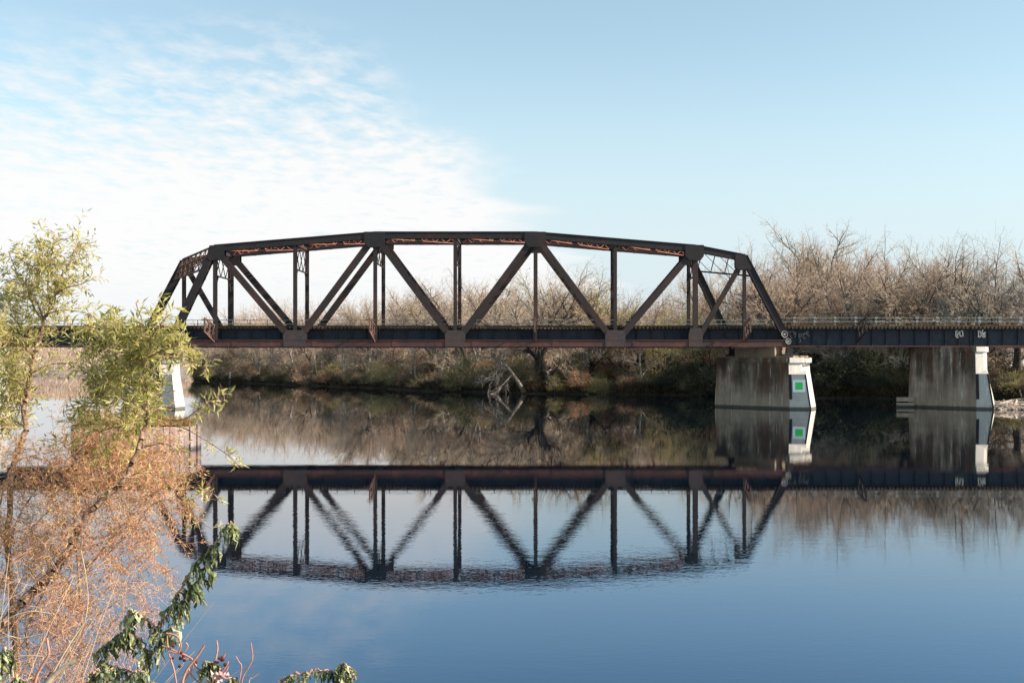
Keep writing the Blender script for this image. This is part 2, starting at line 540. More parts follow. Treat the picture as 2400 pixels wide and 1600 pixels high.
def truss():
    root = empty('truss_bridge', (XC, 109.2, 5.8), 'rusty dark steel railroad truss bridge span with arched top chord', 'bridge')
    for side in (0, 1):
        S = lambda x, z: side_pt(side, x, z)
        fl = lambda x: x if side == 0 else 2 * XC - x
        y0 = YN if side == 0 else YF
        mb = MB()
        ch = [(xk(0), UN[0]), (xk(2), UN[2]), (xk(4), UN[4]), (xk(6), UN[6]), HIP2]
        for a, b in zip(ch[:-1], ch[1:]):
            box_member(mb, S(*a), S(*b), 0.62, 0.56)
        mb.build('top_chord', STEEL_TOP, root)
        for a, b in (((LB, ZB), ch[0]), ((RB, ZB), ch[-1])):
            mb = MB(); p, q = S(*a), S(*b)
            box_member(mb, p - (q - p) * 0.03, q + (q - p) * 0.015, 0.62, 0.60)
            mb.build('end_post', STEEL_TOP, root)
        mb = MB(); p, q = S(LB, ZB), S(RB, ZB)
        box_member(mb, p, q, 0.62, 0.52)
        for k in range(-1, 8):                      # splice plates along the chord
            x = xk(k) + 1.9
            if LB < x < RB - 1.5:
                mb.box(fl(x) - .28, fl(x) + .28, y0 - .285, y0 - .262, ZB - .29, ZB + .29)
        mb.build('bottom_chord', RUST, root)
        # web members
        dg = [((xk(0), UN[0]), (xk(1), ZB)), ((xk(1), ZB), (xk(2), UN[2])), ((xk(2), UN[2]), (xk(3), ZB)), ((xk(3), ZB), (xk(4), UN[4])),
              ((xk(4), UN[4]), (xk(5), ZB)), ((xk(5), ZB), (xk(6), UN[6])), ((xk(6), ZB), HIP2)]
        for i, (a, b) in enumerate(dg):
            p, q = S(*a), S(*b); d = (q - p) / np.linalg.norm(q - p)
            h_member(p + d * .5, q - d * .5, 0.58 if i < 6 else 0.46, 0.46).build('diagonal', STEEL, root)
        posts = [(xk(k), UN[k], 0.48 if k == 6 else 0.32) for k in range(7)] + [(HIP2[0], HIP2[1], 0.30)]
        for x, zt, w in posts:
            h_member(S(x, ZB + .32), S(x, zt - .31), w, 0.42).build('vertical_post', STEEL, root)
        # gusset plates
        low = {1: 1.08, 3: 0.95, 5: 0.97, 6: 0.66}
        for k, h in low.items():
            mb = MB(); x = xk(k); zt = 7.62 if k == 6 else 7.42
            pts = [(fl(x + s * u), z) for s, u, z in ((-1, h * .96, 5.83), (1, h * .96, 5.83), (1, h, 7.0), (1, h * .72, zt), (-1, h * .72, zt), (-1, h, 7.0))]
            plate_xz(mb, pts, y0 - .30, .03); plate_xz(mb, pts, y0 + .30, .03)
            mb.build('gusset_plate', GUSSET if side == 0 else STEEL, root)
        up = {0: (-.35, .95), 2: (-1.0, 1.0), 4: (-1.0, 1.0), 6: (-.98, .78), 7: (-.9, .42)}
        for k, (l, r) in up.items():
            mb = MB(); x, z = (xk(k), UN[k]) if k < 7 else HIP2
            pts = [(fl(x + u), z + v) for u, v in ((l, .33), (r, .33), (r, -.72), (r * .62, -1.12), (l * .62, -1.12), (l, -.72))]
            if k == 7:
                pts = [(fl(x + u), z + v) for u, v in ((l, .36), (.30, .28), (r + .3, -1.05), (l * .5, -1.15), (l, -.9))]
            if k == 0:
                pts = [(fl(x + u), z + v) for u, v in ((-.45, .28), (r, .36), (r, -.72), (r * .62, -1.05), (-.4, -1.15), (-.75, -.8))]
            plate_xz(mb, pts, y0 - .325, .025); plate_xz(mb, pts, y0 + .325, .025)
            mb.build('gusset_plate', STEEL_TOP, root)
        for x in (LB, RB):                           # bearing shoes
            mb = MB(); X = fl(x)
            mb.loft([[(X - a, y0 - b, z), (X + a, y0 - b, z), (X + a, y0 + b, z), (X - a, y0 + b, z)] for a, b, z in ((.62, .5, 5.0), (.62, .5, 5.12), (.30, .36, 5.2), (.26, .34, 5.75))])
            mb.build('bearing_shoe', STEEL_TOP, root)
    # bracing between the trusses
    topz = lambda x: float(np.interp(x, [2 * XC - HIP2[0], xk(0), xk(2), xk(4), xk(6), HIP2[0]], [HIP2[1], 15.15, 16.4, 16.4, 15.15, HIP2[1]]))
    for k in range(6):
        for s in (0, 1):
            xa, xb = (xk(k) + .3, xk(k + 1) - .3) if s == 0 else (xk(k + 1) - .3, xk(k) + .3)
            a, b = np.array((xa, YN + .3, topz(xa))), np.array((xb, YF - .3, topz(xb)))
            mb = MB(); dz = np.array((0, 0, .22))
            n = 14
            mb.bar(a + dz, b + dz, .16, .05); mb.bar(a - dz, b - dz, .16, .05)
            for i in range(n):
                p, q = a + (b - a) * i / n, a + (b - a) * (i + 1) / n
                sg = 1 if i % 2 else -1
                mb.bar(p + dz * sg, q - dz * sg, .07, .03)
            if s == 0:
                c = (a + b) / 2
                mb.box(c[0] - .45, c[0] + .45, c[1] - .35, c[1] + .35, c[2] - .27, c[2] - .25)
            mb.build('lateral_brace', REDLEAD, root)
    for k in range(7):
        mb = MB(); x = xk(k); z = UN[k]
        zt, zb = z - .2, z - 2.55
        lattice(mb, (x, YN + .25, zt - .3), (x, YF - .25, zt - .3), (x, YN + .25, zb), (x, YF - .25, zb), 3, .13, .075)
        mb.bar((x, YN + .25, zt), (x, YF - .25, zt), .3, .28)
        for y, s in ((YN + .22, 1), (YF - .22, -1)):      # curved knees
            pr = None
            for i in range(6):
                t = i / 5
                p = np.array((x, y + s * (1 - t) ** 2 * .75, zb - t * 1.6))
                if pr is not None:
                    mb.bar(pr, p, .10, .16)
                pr = p
        mb.build('sway_brace', STEEL, root)
    for s in (0, 1):                                     # skewed portals
        if s == 0:
            n0, nf, eb_n, eb_f = np.array((xk(0), YN, 15.15)), np.array((2 * XC - HIP2[0], YF, HIP2[1])), np.array((LB, YN, ZB)), np.array((2 * XC - RB, YF, ZB))
        else:
            n0, nf, eb_n, eb_f = np.array((HIP2[0], YN, HIP2[1])), np.array((2 * XC - xk(0), YF, 15.15)), np.array((RB, YN, ZB)), np.array((2 * XC - LB, YF, ZB))
        dn, df = (eb_n - n0), (eb_f - nf)
        dn /= np.linalg.norm(dn); df /= np.linalg.norm(df)
        o = np.array((0, .3, 0))
        mb = MB()
        lattice(mb, n0 + o + (0, 0, .35), nf - o + (0, 0, .35), n0 + o + dn * 1.9, nf - o + df * 1.9, 7 if s == 0 else 4, .16, .09)
        if s == 0:
            lattice(mb, n0 + o + dn * .4, nf - o + df * .4, n0 + o + dn * 1.2, nf - o + df * 1.2, 8, .08, .06)
        mb.build('portal_brace', LATTICE if s == 0 else STEEL, root)
    # outrigger brackets
    for x in (xk(0), xk(2), xk(4), HIP2[0]):
        outrigger(root, x, YN - .25, 8.45, 5.95)
    # floor
    for k in range(7):
        mb = MB(); x = xk(k)
        mb.box(x - .02, x + .02, YN + .3, YF - .3, 6.0, 7.3)
        mb.box(x - .2, x + .2, YN + .3, YF - .3, 5.9, 6.0); mb.box(x - .2, x + .2, YN + .3, YF - .3, 7.3, 7.36)
        mb.build('floor_beam', GIRDER, root)
    deck(root, -40.4, 21.9, 6.30, GIRDER, 5.95)
    railing(root, -40.2, 21.8, 111.2, 7.8, 8.57, 8.19, 1.73, False)
    # spray paint on the right end post: two big ringed letters
    mb = MB()
    p, q = side_pt(0, RB, ZB), side_pt(0, *HIP2)
    d = (q - p) / np.linalg.norm(q - p); U = perp(p, q)
    for (t, rx, rz) in ((1.0, .27, .30), (0.25, .24, .26)):
        c = p + d * t
        pr = None
        for i in range(19):
            a = 2 * math.pi * i / 18
            w = c + U * rx * math.cos(a) + d * rz * math.sin(a) + np.array((0, -.315, 0))
            if pr is not None:
                mb.bar(pr, w, .06, .02, (0, 1, 0))
            pr = w
        for a in range(3):
            mb.bar(c + U * (-.1 + .08 * a) + d * .1 + np.array((0, -.315, 0)), c + U * (-.06 + .09 * a) - d * .1 + np.array((0, -.315, 0)), .05, .02, (0, 1, 0))
    mb.build('graffiti', WHITE_PAINT, root)
    return root


def outrigger(root, x, y, zt, zb, name='outrigger_bracket', mat=None):
    mb = MB(); yo = y - 3.1
    P = lambda a, b: np.array((x, y + (yo - y) * a, b))
    mb.bar(P(0, zt - .6), P(1, zt), .12); mb.bar(P(0.05, zb + .35), P(1, zt - 1.25), .13)
    mb.bar(P(1, zt), P(1, zt - 1.25), .11); mb.bar(P(.5, zt - .3), P(.52, zb + .75), .09)
    n = 3
    for i in range(n):
        a, b = i / n, (i + 1) / n
        t = lambda u: P(u, zt - .6 + .6 * u); l = lambda u: P(u, zb + .35 + (zt - 1.25 - zb - .35) * u)
        mb.bar(t(a), l(b), .06, .04); mb.bar(l(a), t(b), .06, .04)
        mb.bar((t(a) + l(a)) / 2, (t(b) + l(b)) / 2, .07, .05)
    for u in (.35, .7, .97):                              # short cross arms
        mb.bar(P(u, zt - .15) + (-.3, 0, 0), P(u, zt - .15) + (.3, 0, 0), .08)
    return mb.build(name, mat or LATTICE, root)


def deck(root, x0, x1, zg, gmat, fl0, yA=107.75, yB=110.55, flange=0.0):
    zt = 7.52
    for y in (yA, yB):
        mb = MB()
        mb.box(x0, x1, y - .02, y + .02, zg, zt)
        mb.box(x0, x1, y - .22, y + .22, zt, zt + .05)
        i = 0; x = x0 + .4
        rr = random.Random(5)
        while x < x1 - .1:
            mb.box(x - .035, x + .035, y - .18, y - .021, zg + .002, zt - .002)
            mb.box(x - .16, x - .036, y - .05, y - .022, zg + .004, zt - .004)
            x += 1.34 + rr.uniform(-.05, .12); i += 1
        g = mb.build('plate_girder', gmat, root)
        fb = MB(); fb.box(x0, x1, y - .24, y + .24, zg - .12, zg - .001)
        fb.build('bottom_flange', RUST, root)
    mb = MB(); x = x0; rr = random.Random(11)
    while x < x1 - .2:
        e = rr.uniform(-.07, .07)
        mb.box(x, x + .21, yA - .62 + e, yB + .62 + e, zt + .053, zt + .053 + .2 + rr.uniform(-.008, .008))
        x += .37
    for y in (yA - .42, yB + .42):
        mb.box(x0, x1, y - .1, y + .1, zt + .262, zt + .37)
    mb.build('timber_deck', TIMBER, root)
    for y in (108.43, 109.87):
        mb = MB()
        mb.box(x0, x1, y - .07, y + .07, zt + .262, zt + .28); mb.box(x0, x1, y - .012, y + .012, zt + .28, zt + .38); mb.box(x0, x1, y - .036, y + .036, zt + .38, zt + .42)
        mb.build('rail', STEEL, root)


def railing(root, x0, x1, y, z0, zt, zm, step, sleeves):
    mb = MB()
    for z in (zt, zm):
        mb.box(x0, x1, y - .02, y + .02, z - .028, z + .028)
    r = mb.build('railing', RAILING, root)
    n = int((x1 - x0) / step)
    first = None
    for i in range(n + 1):
        x = x0 + .04 + i * step
        if first is None:
            mb = MB(); mb.box(x - .035, x + .035, y + .021, y + .08, z0, zt + .02)
            first = mb.build('railing_post', RAILING, r); xf = x
        else:
            c = first.copy(); COL.objects.link(c); c.parent = r; c.location.x = x - xf
    if sleeves:
        first = None
        for i in range(n + 1):
            for z in (zt, zm):
                x = x0 + .04 + i * step
                if first is None:
                    mb = MB(); mb.box(x - .15, x + .15, y - .05, y + .02, z - .075, z + .075)
                    first = mb.build('rail_sleeve', SLEEVE, r); xf, zf = x, z
                else:
                    c = first.copy(); COL.objects.link(c); c.parent = r; c.location = (x - xf, 0, z - zf)


truss()


def stroke(mb, pts, y, w=.09):
    for a, b in zip(pts[:-1], pts[1:]):
        mb.bar((a[0], y, a[1]), (b[0], y, b[1]), w, .02, (0, 1, 0))


def girder_span(x0, x1, label, sleeves=True):
    root = empty('girder_span', ((x0 + x1) / 2, 109.2, 5.8), label, 'bridge span', 'plate girder spans of the railroad bridge')
    deck(root, x0, x1, 5.97, GIRDER, 5.85)
    if sleeves:
        railing(root, x0 + .1, x1 - .1, 110.9, 7.8, 8.78, 8.40, 2.02, True)
    else:
        railing(root, x0 + .1, x1 - .1, 111.2, 7.8, 8.57, 8.19, 1.73, False)
    return root


XJ = 40.2
gs1 = girder_span(21.95, XJ - .04, 'blue black plate girder span between the green marked pier and the next pier')
gs2 = girder_span(XJ + .04, 62, 'blue black plate girder span running out of the picture on the right')
gs3 = girder_span(-57.0, -40.5, 'dark plate girder span behind the willows left of the truss', False)
gs4 = girder_span(-96, -57.08, 'dark plate girder span at the far left edge of the picture', False)
outrigger(gs1, 29.4, 107.45, 8.6, 6.0, mat=STEEL)
# lettering on the girders (photo pixels on the web plane)
YW = 107.75 - .19
gx = lambda px: (px - PX) * YW / F
gz = lambda py: CH + (PY - py) * YW / F


def letters(root, px0, py0, sc_, strokes, mat, w=.085):
    mb = MB()
    for s in strokes:
        stroke(mb, [(gx(px0 + x * sc_), gz(py0 + y * sc_)) for x, y in s], YW, w)
    return mb.build('graffiti', mat, root)


S1 = 1 / 11.76
letters(gs1, 2200, 750, S1, [[(495, 285), (465, 330), (485, 370), (465, 430), (510, 490)], [(495, 285), (520, 300)], [(575, 290), (535, 340), (520, 420), (515, 490), (545, 470)],
                             [(585, 300), (580, 400), (610, 450), (640, 440)], [(625, 290), (660, 300), (668, 440), (680, 450)], [(540, 320), (580, 300)]], WHITE_PAINT, .10)
letters(gs2, 2200, 750, S1, [[(1085, 300), (1105, 370), (1090, 470)], [(1075, 305), (1140, 300), (1175, 370), (1165, 450), (1100, 470)], [(1225, 255), (1200, 310), (1222, 400), (1215, 470)],
                             [(1225, 370), (1280, 330), (1290, 350), (1240, 400), (1285, 420), (1270, 470), (1225, 465)]], WHITE_PAINT, .10)
letters(gs1, 1760, 740, S1, [[(1330, 500), (1320, 580), (1390, 570), (1390, 500), (1330, 500)], [(1420, 490), (1500, 480), (1440, 520), (1440, 600), (1490, 620), (1450, 680), (1495, 600)],
                             [(1500, 480), (1560, 430), (1580, 460), (1540, 500), (1520, 450)], [(1340, 620), (1380, 700), (1330, 740)], [(1500, 480), (1610, 560)]], DULL_PAINT, .055)
letters(gs1, 1760, 740, S1, [[(1010, 420), (1060, 470), (1110, 420)], [(1120, 430), (1200, 440), (1180, 520)], [(1200, 500), (1250, 430), (1210, 600)], [(1080, 530), (1120, 620)]], DULL_PAINT, .05)

# ------------------------------------------------------------------ piers


def inset(pts, k, z):
    c = np.mean([p[:2] for p in pts], axis=0)
    return [(c[0] + (p[0] - c[0]) * k, c[1] + (p[1] - c[1]) * k, z) for p in pts]


def pier(dx, label, A, B, T, D, E, ztop, zcut, pedestal, name='bridge_pier', ds=-.45, edges=2):
    sh = lambda p: (p[0] + dx, p[1])
    A, B, T, D, E = map(sh, (A, B, T, D, E))
    root = empty(name, ((A[0] + D[0]) / 2, (A[1] + D[1]) / 2, 0), label, 'bridge pier', 'concrete piers standing in the river')
    Ds = (D[0] + ds, D[1])
    M = ((B[0] + Ds[0]) / 2 + .12, (B[1] + Ds[1]) / 2 - .32)
    C2 = (E[0] - .35 * (E[0] - A[0]) - .5, E[1] + .5)
    base = [A, B, M, Ds, E, C2]
    k1 = .955
    zs = ztop - .50
    mb = MB(); mb.loft([inset(base, 1.04, -2.6), inset(base, 1.0, 0.0), inset(base, k1, zs)])
    o = mb.build('shaft', PIER_OLD, root)
    mb = MB(); mb.loft([inset(base, k1 + .045, zs + .001), inset(base, k1 + .045, ztop - .07), inset(base, k1 + .03, ztop)])
    mb.build('cap', PIER_OLD, root)
    # pale nose shell over the downstream end, above the cutwater
    ring = lambda z, g: [(p[0] + (p[0] - (A[0] + D[0]) / 2) * g * .02, p[1] - g * .05, z) for p in (B, M, Ds)]
    top, bot = inset(base, k1, zs), inset(base, 1 - (1 - k1) * .45, zcut)

    def shell(zlo, zhi, off, nm, klo, khi):
        lo, hi = inset(base, klo, zlo), inset(base, khi, zhi)
        v = []
        for rg in (lo, hi):
            b, m_, d_, e_ = (np.array(rg[i]) for i in (1, 2, 3, 4))
            ed = (e_ - d_); ed /= np.linalg.norm(ed)
            b2 = np.array(rg[0]) - b; b2 /= np.linalg.norm(b2)
            v.append([b + b2 * .02, b, m_, d_, d_ + ed * .9])
        c = np.array((*np.mean([p[:2] for p in base], axis=0), 0))
        rings = []
        for rg in v:
            out = []
            for p in rg:
                q = p - c; q[2] = 0; q /= np.linalg.norm(q)
                out.append(p + q * off)
            inner = [p - (p - c) * np.array((.06, .06, 0)) for p in rg]
            rings.append(out + inner[::-1])
        m2 = MB(); m2.loft(rings)
        return m2.build(nm, PIER_CLEAN, root)
    kz = lambda z: 1 - (1 - k1) * z / zs
    shell(zcut - .35, zs - .003, .03, 'nose_face', kz(zcut - .35), kz(zs))
    shell(zs + .003, ztop - .02, .035, 'nose_cap', k1 + .045, k1 + .043)
    # cutwater wedge
    Bt, Tt, Dt = (np.array(inset([B, T, D, E, A], .985, zcut)[i]) for i in range(3))
    Bt = np.array((*inset(base, kz(zcut), zcut)[1][:2], zcut)) + (-.02, -.05, 0)
    Dt = np.array((*inset(base, kz(zcut), zcut)[3][:2], zcut)) + (.05, -.05, 0)
    Tt = np.array((T[0] - .42, T[1] + .33, zcut))
    B0, T0, D0 = (np.array((*p, 0.0)) for p in (B, T, D))
    B0[1] -= .06
    low = [p + (p - q) * .35 * np.array((1, 1, 1)) for p, q in ((B0, Bt), (T0, Tt), (D0, Dt))]
    up = np.array((0, 0, .42))
    Bb, Db = np.array((*E, 0)), np.array((*E, 0))
    mid = lambda p, k=.12: p + (np.array((Ds[0] - .3, Ds[1] + .6, p[2])) - p) * k
    mb = MB()
    mb.loft([[low[0], low[1], low[2], low[2] + (-.8, 1.2, 0), low[0] + (.4, .9, 0)],
             [B0, T0, D0, D0 + (-.8, 1.2, 0), B0 + (.4, .9, 0)],
             [Bt, Tt, Dt, Dt + (-.6, 1.0, 0), Bt + (.4, .9, 0)],
             [mid(Bt, .25) + up, mid(Tt, .45) + up, mid(Dt, .2) + up, Dt + (-.6, 1.0, .42), Bt + (.4, .9, .42)]])
    mb.build('cutwater', PIER_CLEAN, root)
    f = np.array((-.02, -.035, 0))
    for a0, a1, w in ((B0, Bt, .26), (T0, Tt, .13))[:edges]:  # dark steel strips; the wide one paints in the cutwater's shaded side face
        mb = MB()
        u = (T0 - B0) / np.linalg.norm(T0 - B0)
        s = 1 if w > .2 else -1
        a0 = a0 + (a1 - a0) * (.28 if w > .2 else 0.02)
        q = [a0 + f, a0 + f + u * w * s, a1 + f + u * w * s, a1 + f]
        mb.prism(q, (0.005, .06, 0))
        mb.build('steel_shade_edge', STEEL_TOP, root)
    if pedestal:
        mb = MB()
        # two stepped bearing blocks on the cap
        ax = np.array(B) - np.array(A); ax /= np.linalg.norm(ax); nrm = np.array((ax[1], -ax[0]))
        ctr = np.array((RB + dx, YN))
        for t0, t1, w in ((-1.1, 1.35, 1.2), (-8.2, -5.6, 1.15)):
            q = [ctr + ax * t0 - nrm * w, ctr + ax * t1 - nrm * w, ctr + ax * t1 + nrm * w, ctr + ax * t0 + nrm * w]
            m2 = MB(); m2.loft([[(*p, ztop + .002) for p in q], [(*p, 4.995) for p in q]])
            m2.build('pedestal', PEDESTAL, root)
        q = [ctr + ax * -5.5 - nrm * 1.1, ctr + ax * -.72 - nrm * 1.1, ctr + ax * -.72 + nrm * 1.25, ctr + ax * -5.5 + nrm * 1.25]
        m2 = MB(); m2.loft([[(*p, ztop + .002) for p in q], [(*p, 5.80) for p in q]])
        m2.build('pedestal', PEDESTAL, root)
    return root, (B0, T0, Bt, Tt)


PA = dict(A=(16.3, 111.3), B=(22.3, 104.6), T=(24.2, 104.0), D=(25.15, 106.2), E=(20.2, 112.5))
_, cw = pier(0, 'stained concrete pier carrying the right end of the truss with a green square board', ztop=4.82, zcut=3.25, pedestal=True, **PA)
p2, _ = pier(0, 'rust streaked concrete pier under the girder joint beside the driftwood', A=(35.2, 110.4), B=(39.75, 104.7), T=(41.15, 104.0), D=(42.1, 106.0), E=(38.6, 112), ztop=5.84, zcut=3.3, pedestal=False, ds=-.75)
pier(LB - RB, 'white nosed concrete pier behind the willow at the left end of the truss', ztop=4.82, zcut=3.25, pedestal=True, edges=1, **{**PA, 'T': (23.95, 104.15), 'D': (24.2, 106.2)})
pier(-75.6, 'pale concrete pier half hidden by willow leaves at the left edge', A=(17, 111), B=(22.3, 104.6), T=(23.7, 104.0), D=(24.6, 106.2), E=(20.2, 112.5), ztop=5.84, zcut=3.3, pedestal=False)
for z0 in (.57, .02):
    mb = MB(); mb.box(33.9, 35.6, 109.6, 110.0, z0, z0 + .40)
    mb.build('fender_beam', PIER_OLD, p2)
mb = MB(); mb.box(34.0, 34.3, 110.05, 110.3, -2, .9); mb.build('fender_post', TIMBER, p2)

# green square board on the cutwater
B0, T0, Bt, Tt = cw
u = (T0 - B0); u[2] = 0; u /= np.linalg.norm(u)
v = ((Bt + Tt) / 2 - (B0 + T0) / 2); v -= u * np.dot(u, v); v /= np.linalg.norm(v)
nrm = np.cross(u, v); nrm = nrm if nrm[1] < 0 else -nrm
cz = 2.16
ctr = (B0 + T0) / 2 + v * (cz / v[2]); ctr = ctr + u * ((1873 - PX) * ctr[1] / F - ctr[0]) / u[0] + nrm * .10
uu = np.array((1.0, 0, 0)); uu = uu - nrm * np.dot(uu, nrm); uu /= np.linalg.norm(uu)
vv = np.cross(nrm, uu); vv = vv if vv[2] > 0 else -vv
sg = empty('navigation_board', ctr, 'white square board with a green square fixed to the pier nose', 'sign')
mb = MB(); mb.span(ctr, ctr + nrm * .04, uu, -.57, .57, vv, -.57, .57); mb.build('board', BOARD_WHITE, sg)
mb = MB(); mb.span(ctr + nrm * .041, ctr + nrm * .046, uu, -.345, .345, vv, -.345, .345); mb.build('green_square', BOARD_GREEN, sg)
mb = MB(); mb.span(ctr - nrm * .16, ctr - nrm * .002, uu, -.4, .4, vv, -.06, .06); mb.build('bracket', STEEL, sg)

# ------------------------------------------------------------------ round timber crib
crng = random.Random(3)


def crib():
    cx, cy, r = -20.25, 54.9, 2.98
    root = empty('timber_crib', (cx, cy, 0), 'round mooring crib of upright grey planks topped with dry grass', 'timber crib')
    mb = MB(); a = 0.0
    while a < 2 * math.pi - .02:
        w = min(crng.uniform(.085, .15), 2 * math.pi - a)
        rr = r + crng.uniform(-.05, .05); zt = 1.14 + crng.uniform(-.05, .04)
        a0, a1 = a + .006, a + w - .006
        P = lambda an, q, z: (cx + math.cos(an) * q, cy + math.sin(an) * q, z)
        mb.hexa([P(a0, rr - .15, -1.5), P(a0, rr, -1.5), P(a1, rr, -1.5), P(a1, rr - .15, -1.5), P(a0, rr - .15, zt), P(a0, rr, zt), P(a1, rr, zt), P(a1, rr - .15, zt)])
        a += w
    mb.build('planking', PLANKS, root)
    mb = MB(); n = 40
    mb.loft([[(cx + math.cos(2 * math.pi * i / n) * (r - .2), cy + math.sin(2 * math.pi * i / n) * (r - .2), z) for i in range(n)] for z in (-1.5, 1.0)])
    mb.build('fill', TIMBER, root)
    rng = np.random.default_rng(8)
    n = 2600
    ang, rad = rng.uniform(0, 2 * np.pi, n), np.sqrt(rng.uniform(0, 1, n)) * (r - .25)
    P = np.stack([cx + np.cos(ang) * rad, cy + np.sin(ang) * rad, np.full(n, 1.0)], 1)
    H = rng.uniform(.25, .8, n)
    D = rng.normal(0, .35, (n, 3)); D[:, 2] = 1
    V, Q, T = leaves(P, D, H, np.full(n, .03), rng, .2, .3)
    g = link_mesh('grass', V, [Q, T], leaf_mat('dry_crib_grass', [(0, (.16, .085, .03)), (.5, (.30, .18, .06)), (1, (.34, .28, .09))]), root)
    g['kind'] = 'stuff'


crib()

# ------------------------------------------------------------------ bare trees


def grow(seed, H, style):
    """returns trunk segments, twig segments and leaf anchor points for a tree of height H standing at the origin"""
    rng = random.Random(seed)
    trunk, twigs, tips = [], [], []
    fork, nl, ang, droop, twist = style['fork'], style['limbs'], style['angle'], style['droop'], style['twist']

    def wander(p, d, L, r0, r1, steps, out, up):
        pts = [np.array(p)]
        d = np.array(d, float)
        for i in range(steps):
            tw_ = twist * (1 if out is trunk else 1.6)
            d = d + np.array((rng.gauss(0, tw_), rng.gauss(0, tw_), rng.gauss(0, tw_) + up))
            d /= np.linalg.norm(d)
            q = pts[-1] + d * L / steps
            t0, t1 = i / steps, (i + 1) / steps
            out.append((*pts[-1], *q, r0 + (r1 - r0) * t0, r0 + (r1 - r0) * t1))
            pts.append(q)
        return pts, d

    def side(d, a):
        d = d / np.linalg.norm(d)
        v = np.array((rng.gauss(0, 1), rng.gauss(0, 1), rng.gauss(0, 1)))
        v -= d * np.dot(d, v); v /= np.linalg.norm(v)
        return d * math.cos(a) + v * math.sin(a)

    def branch(p, d, L, r, lvl):
        out = trunk if lvl <= 3 else twigs
        steps = {1: 6, 2: 5, 3: 4, 4: 4, 5: 3}[lvl]
        pts, dd = wander(p, d, L, r, r * (.40 if lvl < 5 else .6), steps, out, style['up'] if lvl < 4 else -droop)
        if lvl == 5:
            tips.append((pts[-1], dd)); return
        n = {1: 7, 2: 7, 3: 6, 4: style.get('twigs', 4)}[lvl]
        for i in range(n):
            t = .25 + .75 * (i + rng.random() * .6) / n
            k = min(len(pts) - 2, int(t * (len(pts) - 1))); f = t * (len(pts) - 1) - k
            q = pts[k] + (pts[k + 1] - pts[k]) * min(1, f)
            dl = pts[k + 1] - pts[k]
            nd = side(dl, R(rng.uniform(28, 62)))
            if nd[2] < -.15 and lvl < 3: nd[2] *= -.4
            branch(q, nd, L * rng.uniform(.40, .68) * (1.05 - .35 * t), max(.0085, r * (.56 - .15 * t)), lvl + 1)
        if lvl < 4:
            branch(pts[-1], dd, L * .55, max(.0085, r * .4), lvl + 1)

    r0 = H * style.get('girth', .014)
    d0 = np.array((rng.gauss(0, .05) + style.get('lean', 0), rng.gauss(0, .05), 1.0))
    pts, dd = wander((0, 0, -.5), d0, H * fork + .5, r0 * 1.15, r0 * .85, 5, trunk, 0)
    a0 = rng.random() * 6.28
    for i in range(nl):
        az = a0 + 2 * math.pi * i / nl + rng.gauss(0, .35)
        a = R(ang * rng.uniform(.5, 1.25)) if i else R(ang * .35)
        d = np.array((math.cos(az) * math.sin(a), math.sin(az) * math.sin(a), math.cos(a))) + np.array((style.get('lean', 0), 0, 0))
        k = rng.choice([-1, -1, -2])
        branch(pts[k], d / np.linalg.norm(d), H * (1 - fork) * rng.uniform(.52, .70), r0 * rng.uniform(.45, .65), 1)
    for j in range(style.get('low', 2)):
        k = rng.choice([2, 3, 4]); az = rng.random() * 6.28
        branch(pts[k], np.array((math.cos(az), math.sin(az), .5)), H * .22, r0 * .3, 2)
    return trunk, twigs, tips


STY = {
    'spreading': dict(fork=.20, limbs=5, angle=50, up=.035, droop=.03, twist=.13, girth=.023, low=2),
    'upright': dict(fork=.28, limbs=4, angle=30, up=.05, droop=.02, twist=.11, girth=.020, low=3),
    'slender': dict(fork=.42, limbs=3, angle=22, up=.06, droop=.0, twist=.09, girth=.013, low=4),
    'gnarled': dict(fork=.20, limbs=4, angle=50, up=.02, droop=.05, twist=.22, girth=.026, low=2),
    'airy': dict(fork=.24, limbs=4, angle=44, up=.04, droop=.02, twist=.13, girth=.022, low=2, twigs=3),
}
KINDS = {
    'grey_spread': (21, 'spreading', BARK_GREY, TWIG_GREY, None, 0, 'grey'),
    'pink_spread': (22, 'spreading', BARK_GREY, TWIG_PINK, None, 0, 'pinkish'),
    'grey_upright': (23, 'upright', BARK_GREY, TWIG_GREY, None, 0, 'grey upright'),
    'pink_upright': (24, 'upright', BARK_DARK, TWIG_PINK, None, 0, 'pinkish upright'),
    'dark_spread': (25, 'airy', BARK_DARK, TWIG_GREY, None, 0, 'dark limbed'),
    'gnarled': (26, 'gnarled', BARK_PALE, TWIG_PALE, None, 0, 'pale gnarled'),
    'olive': (27, 'spreading', BARK_DARK, TWIG_OLIVE, LF_YELLOW, 2600, 'yellowish'),
    'orange': (28, 'upright', BARK_DARK, TWIG_PINK, LF_RUSSET, 1800, 'orange leaved'),
    'slender': (29, 'slender', BARK_PALE, TWIG_GREY, None, 0, 'slender pale'),
}
PROTO = {}
H0 = 18.0


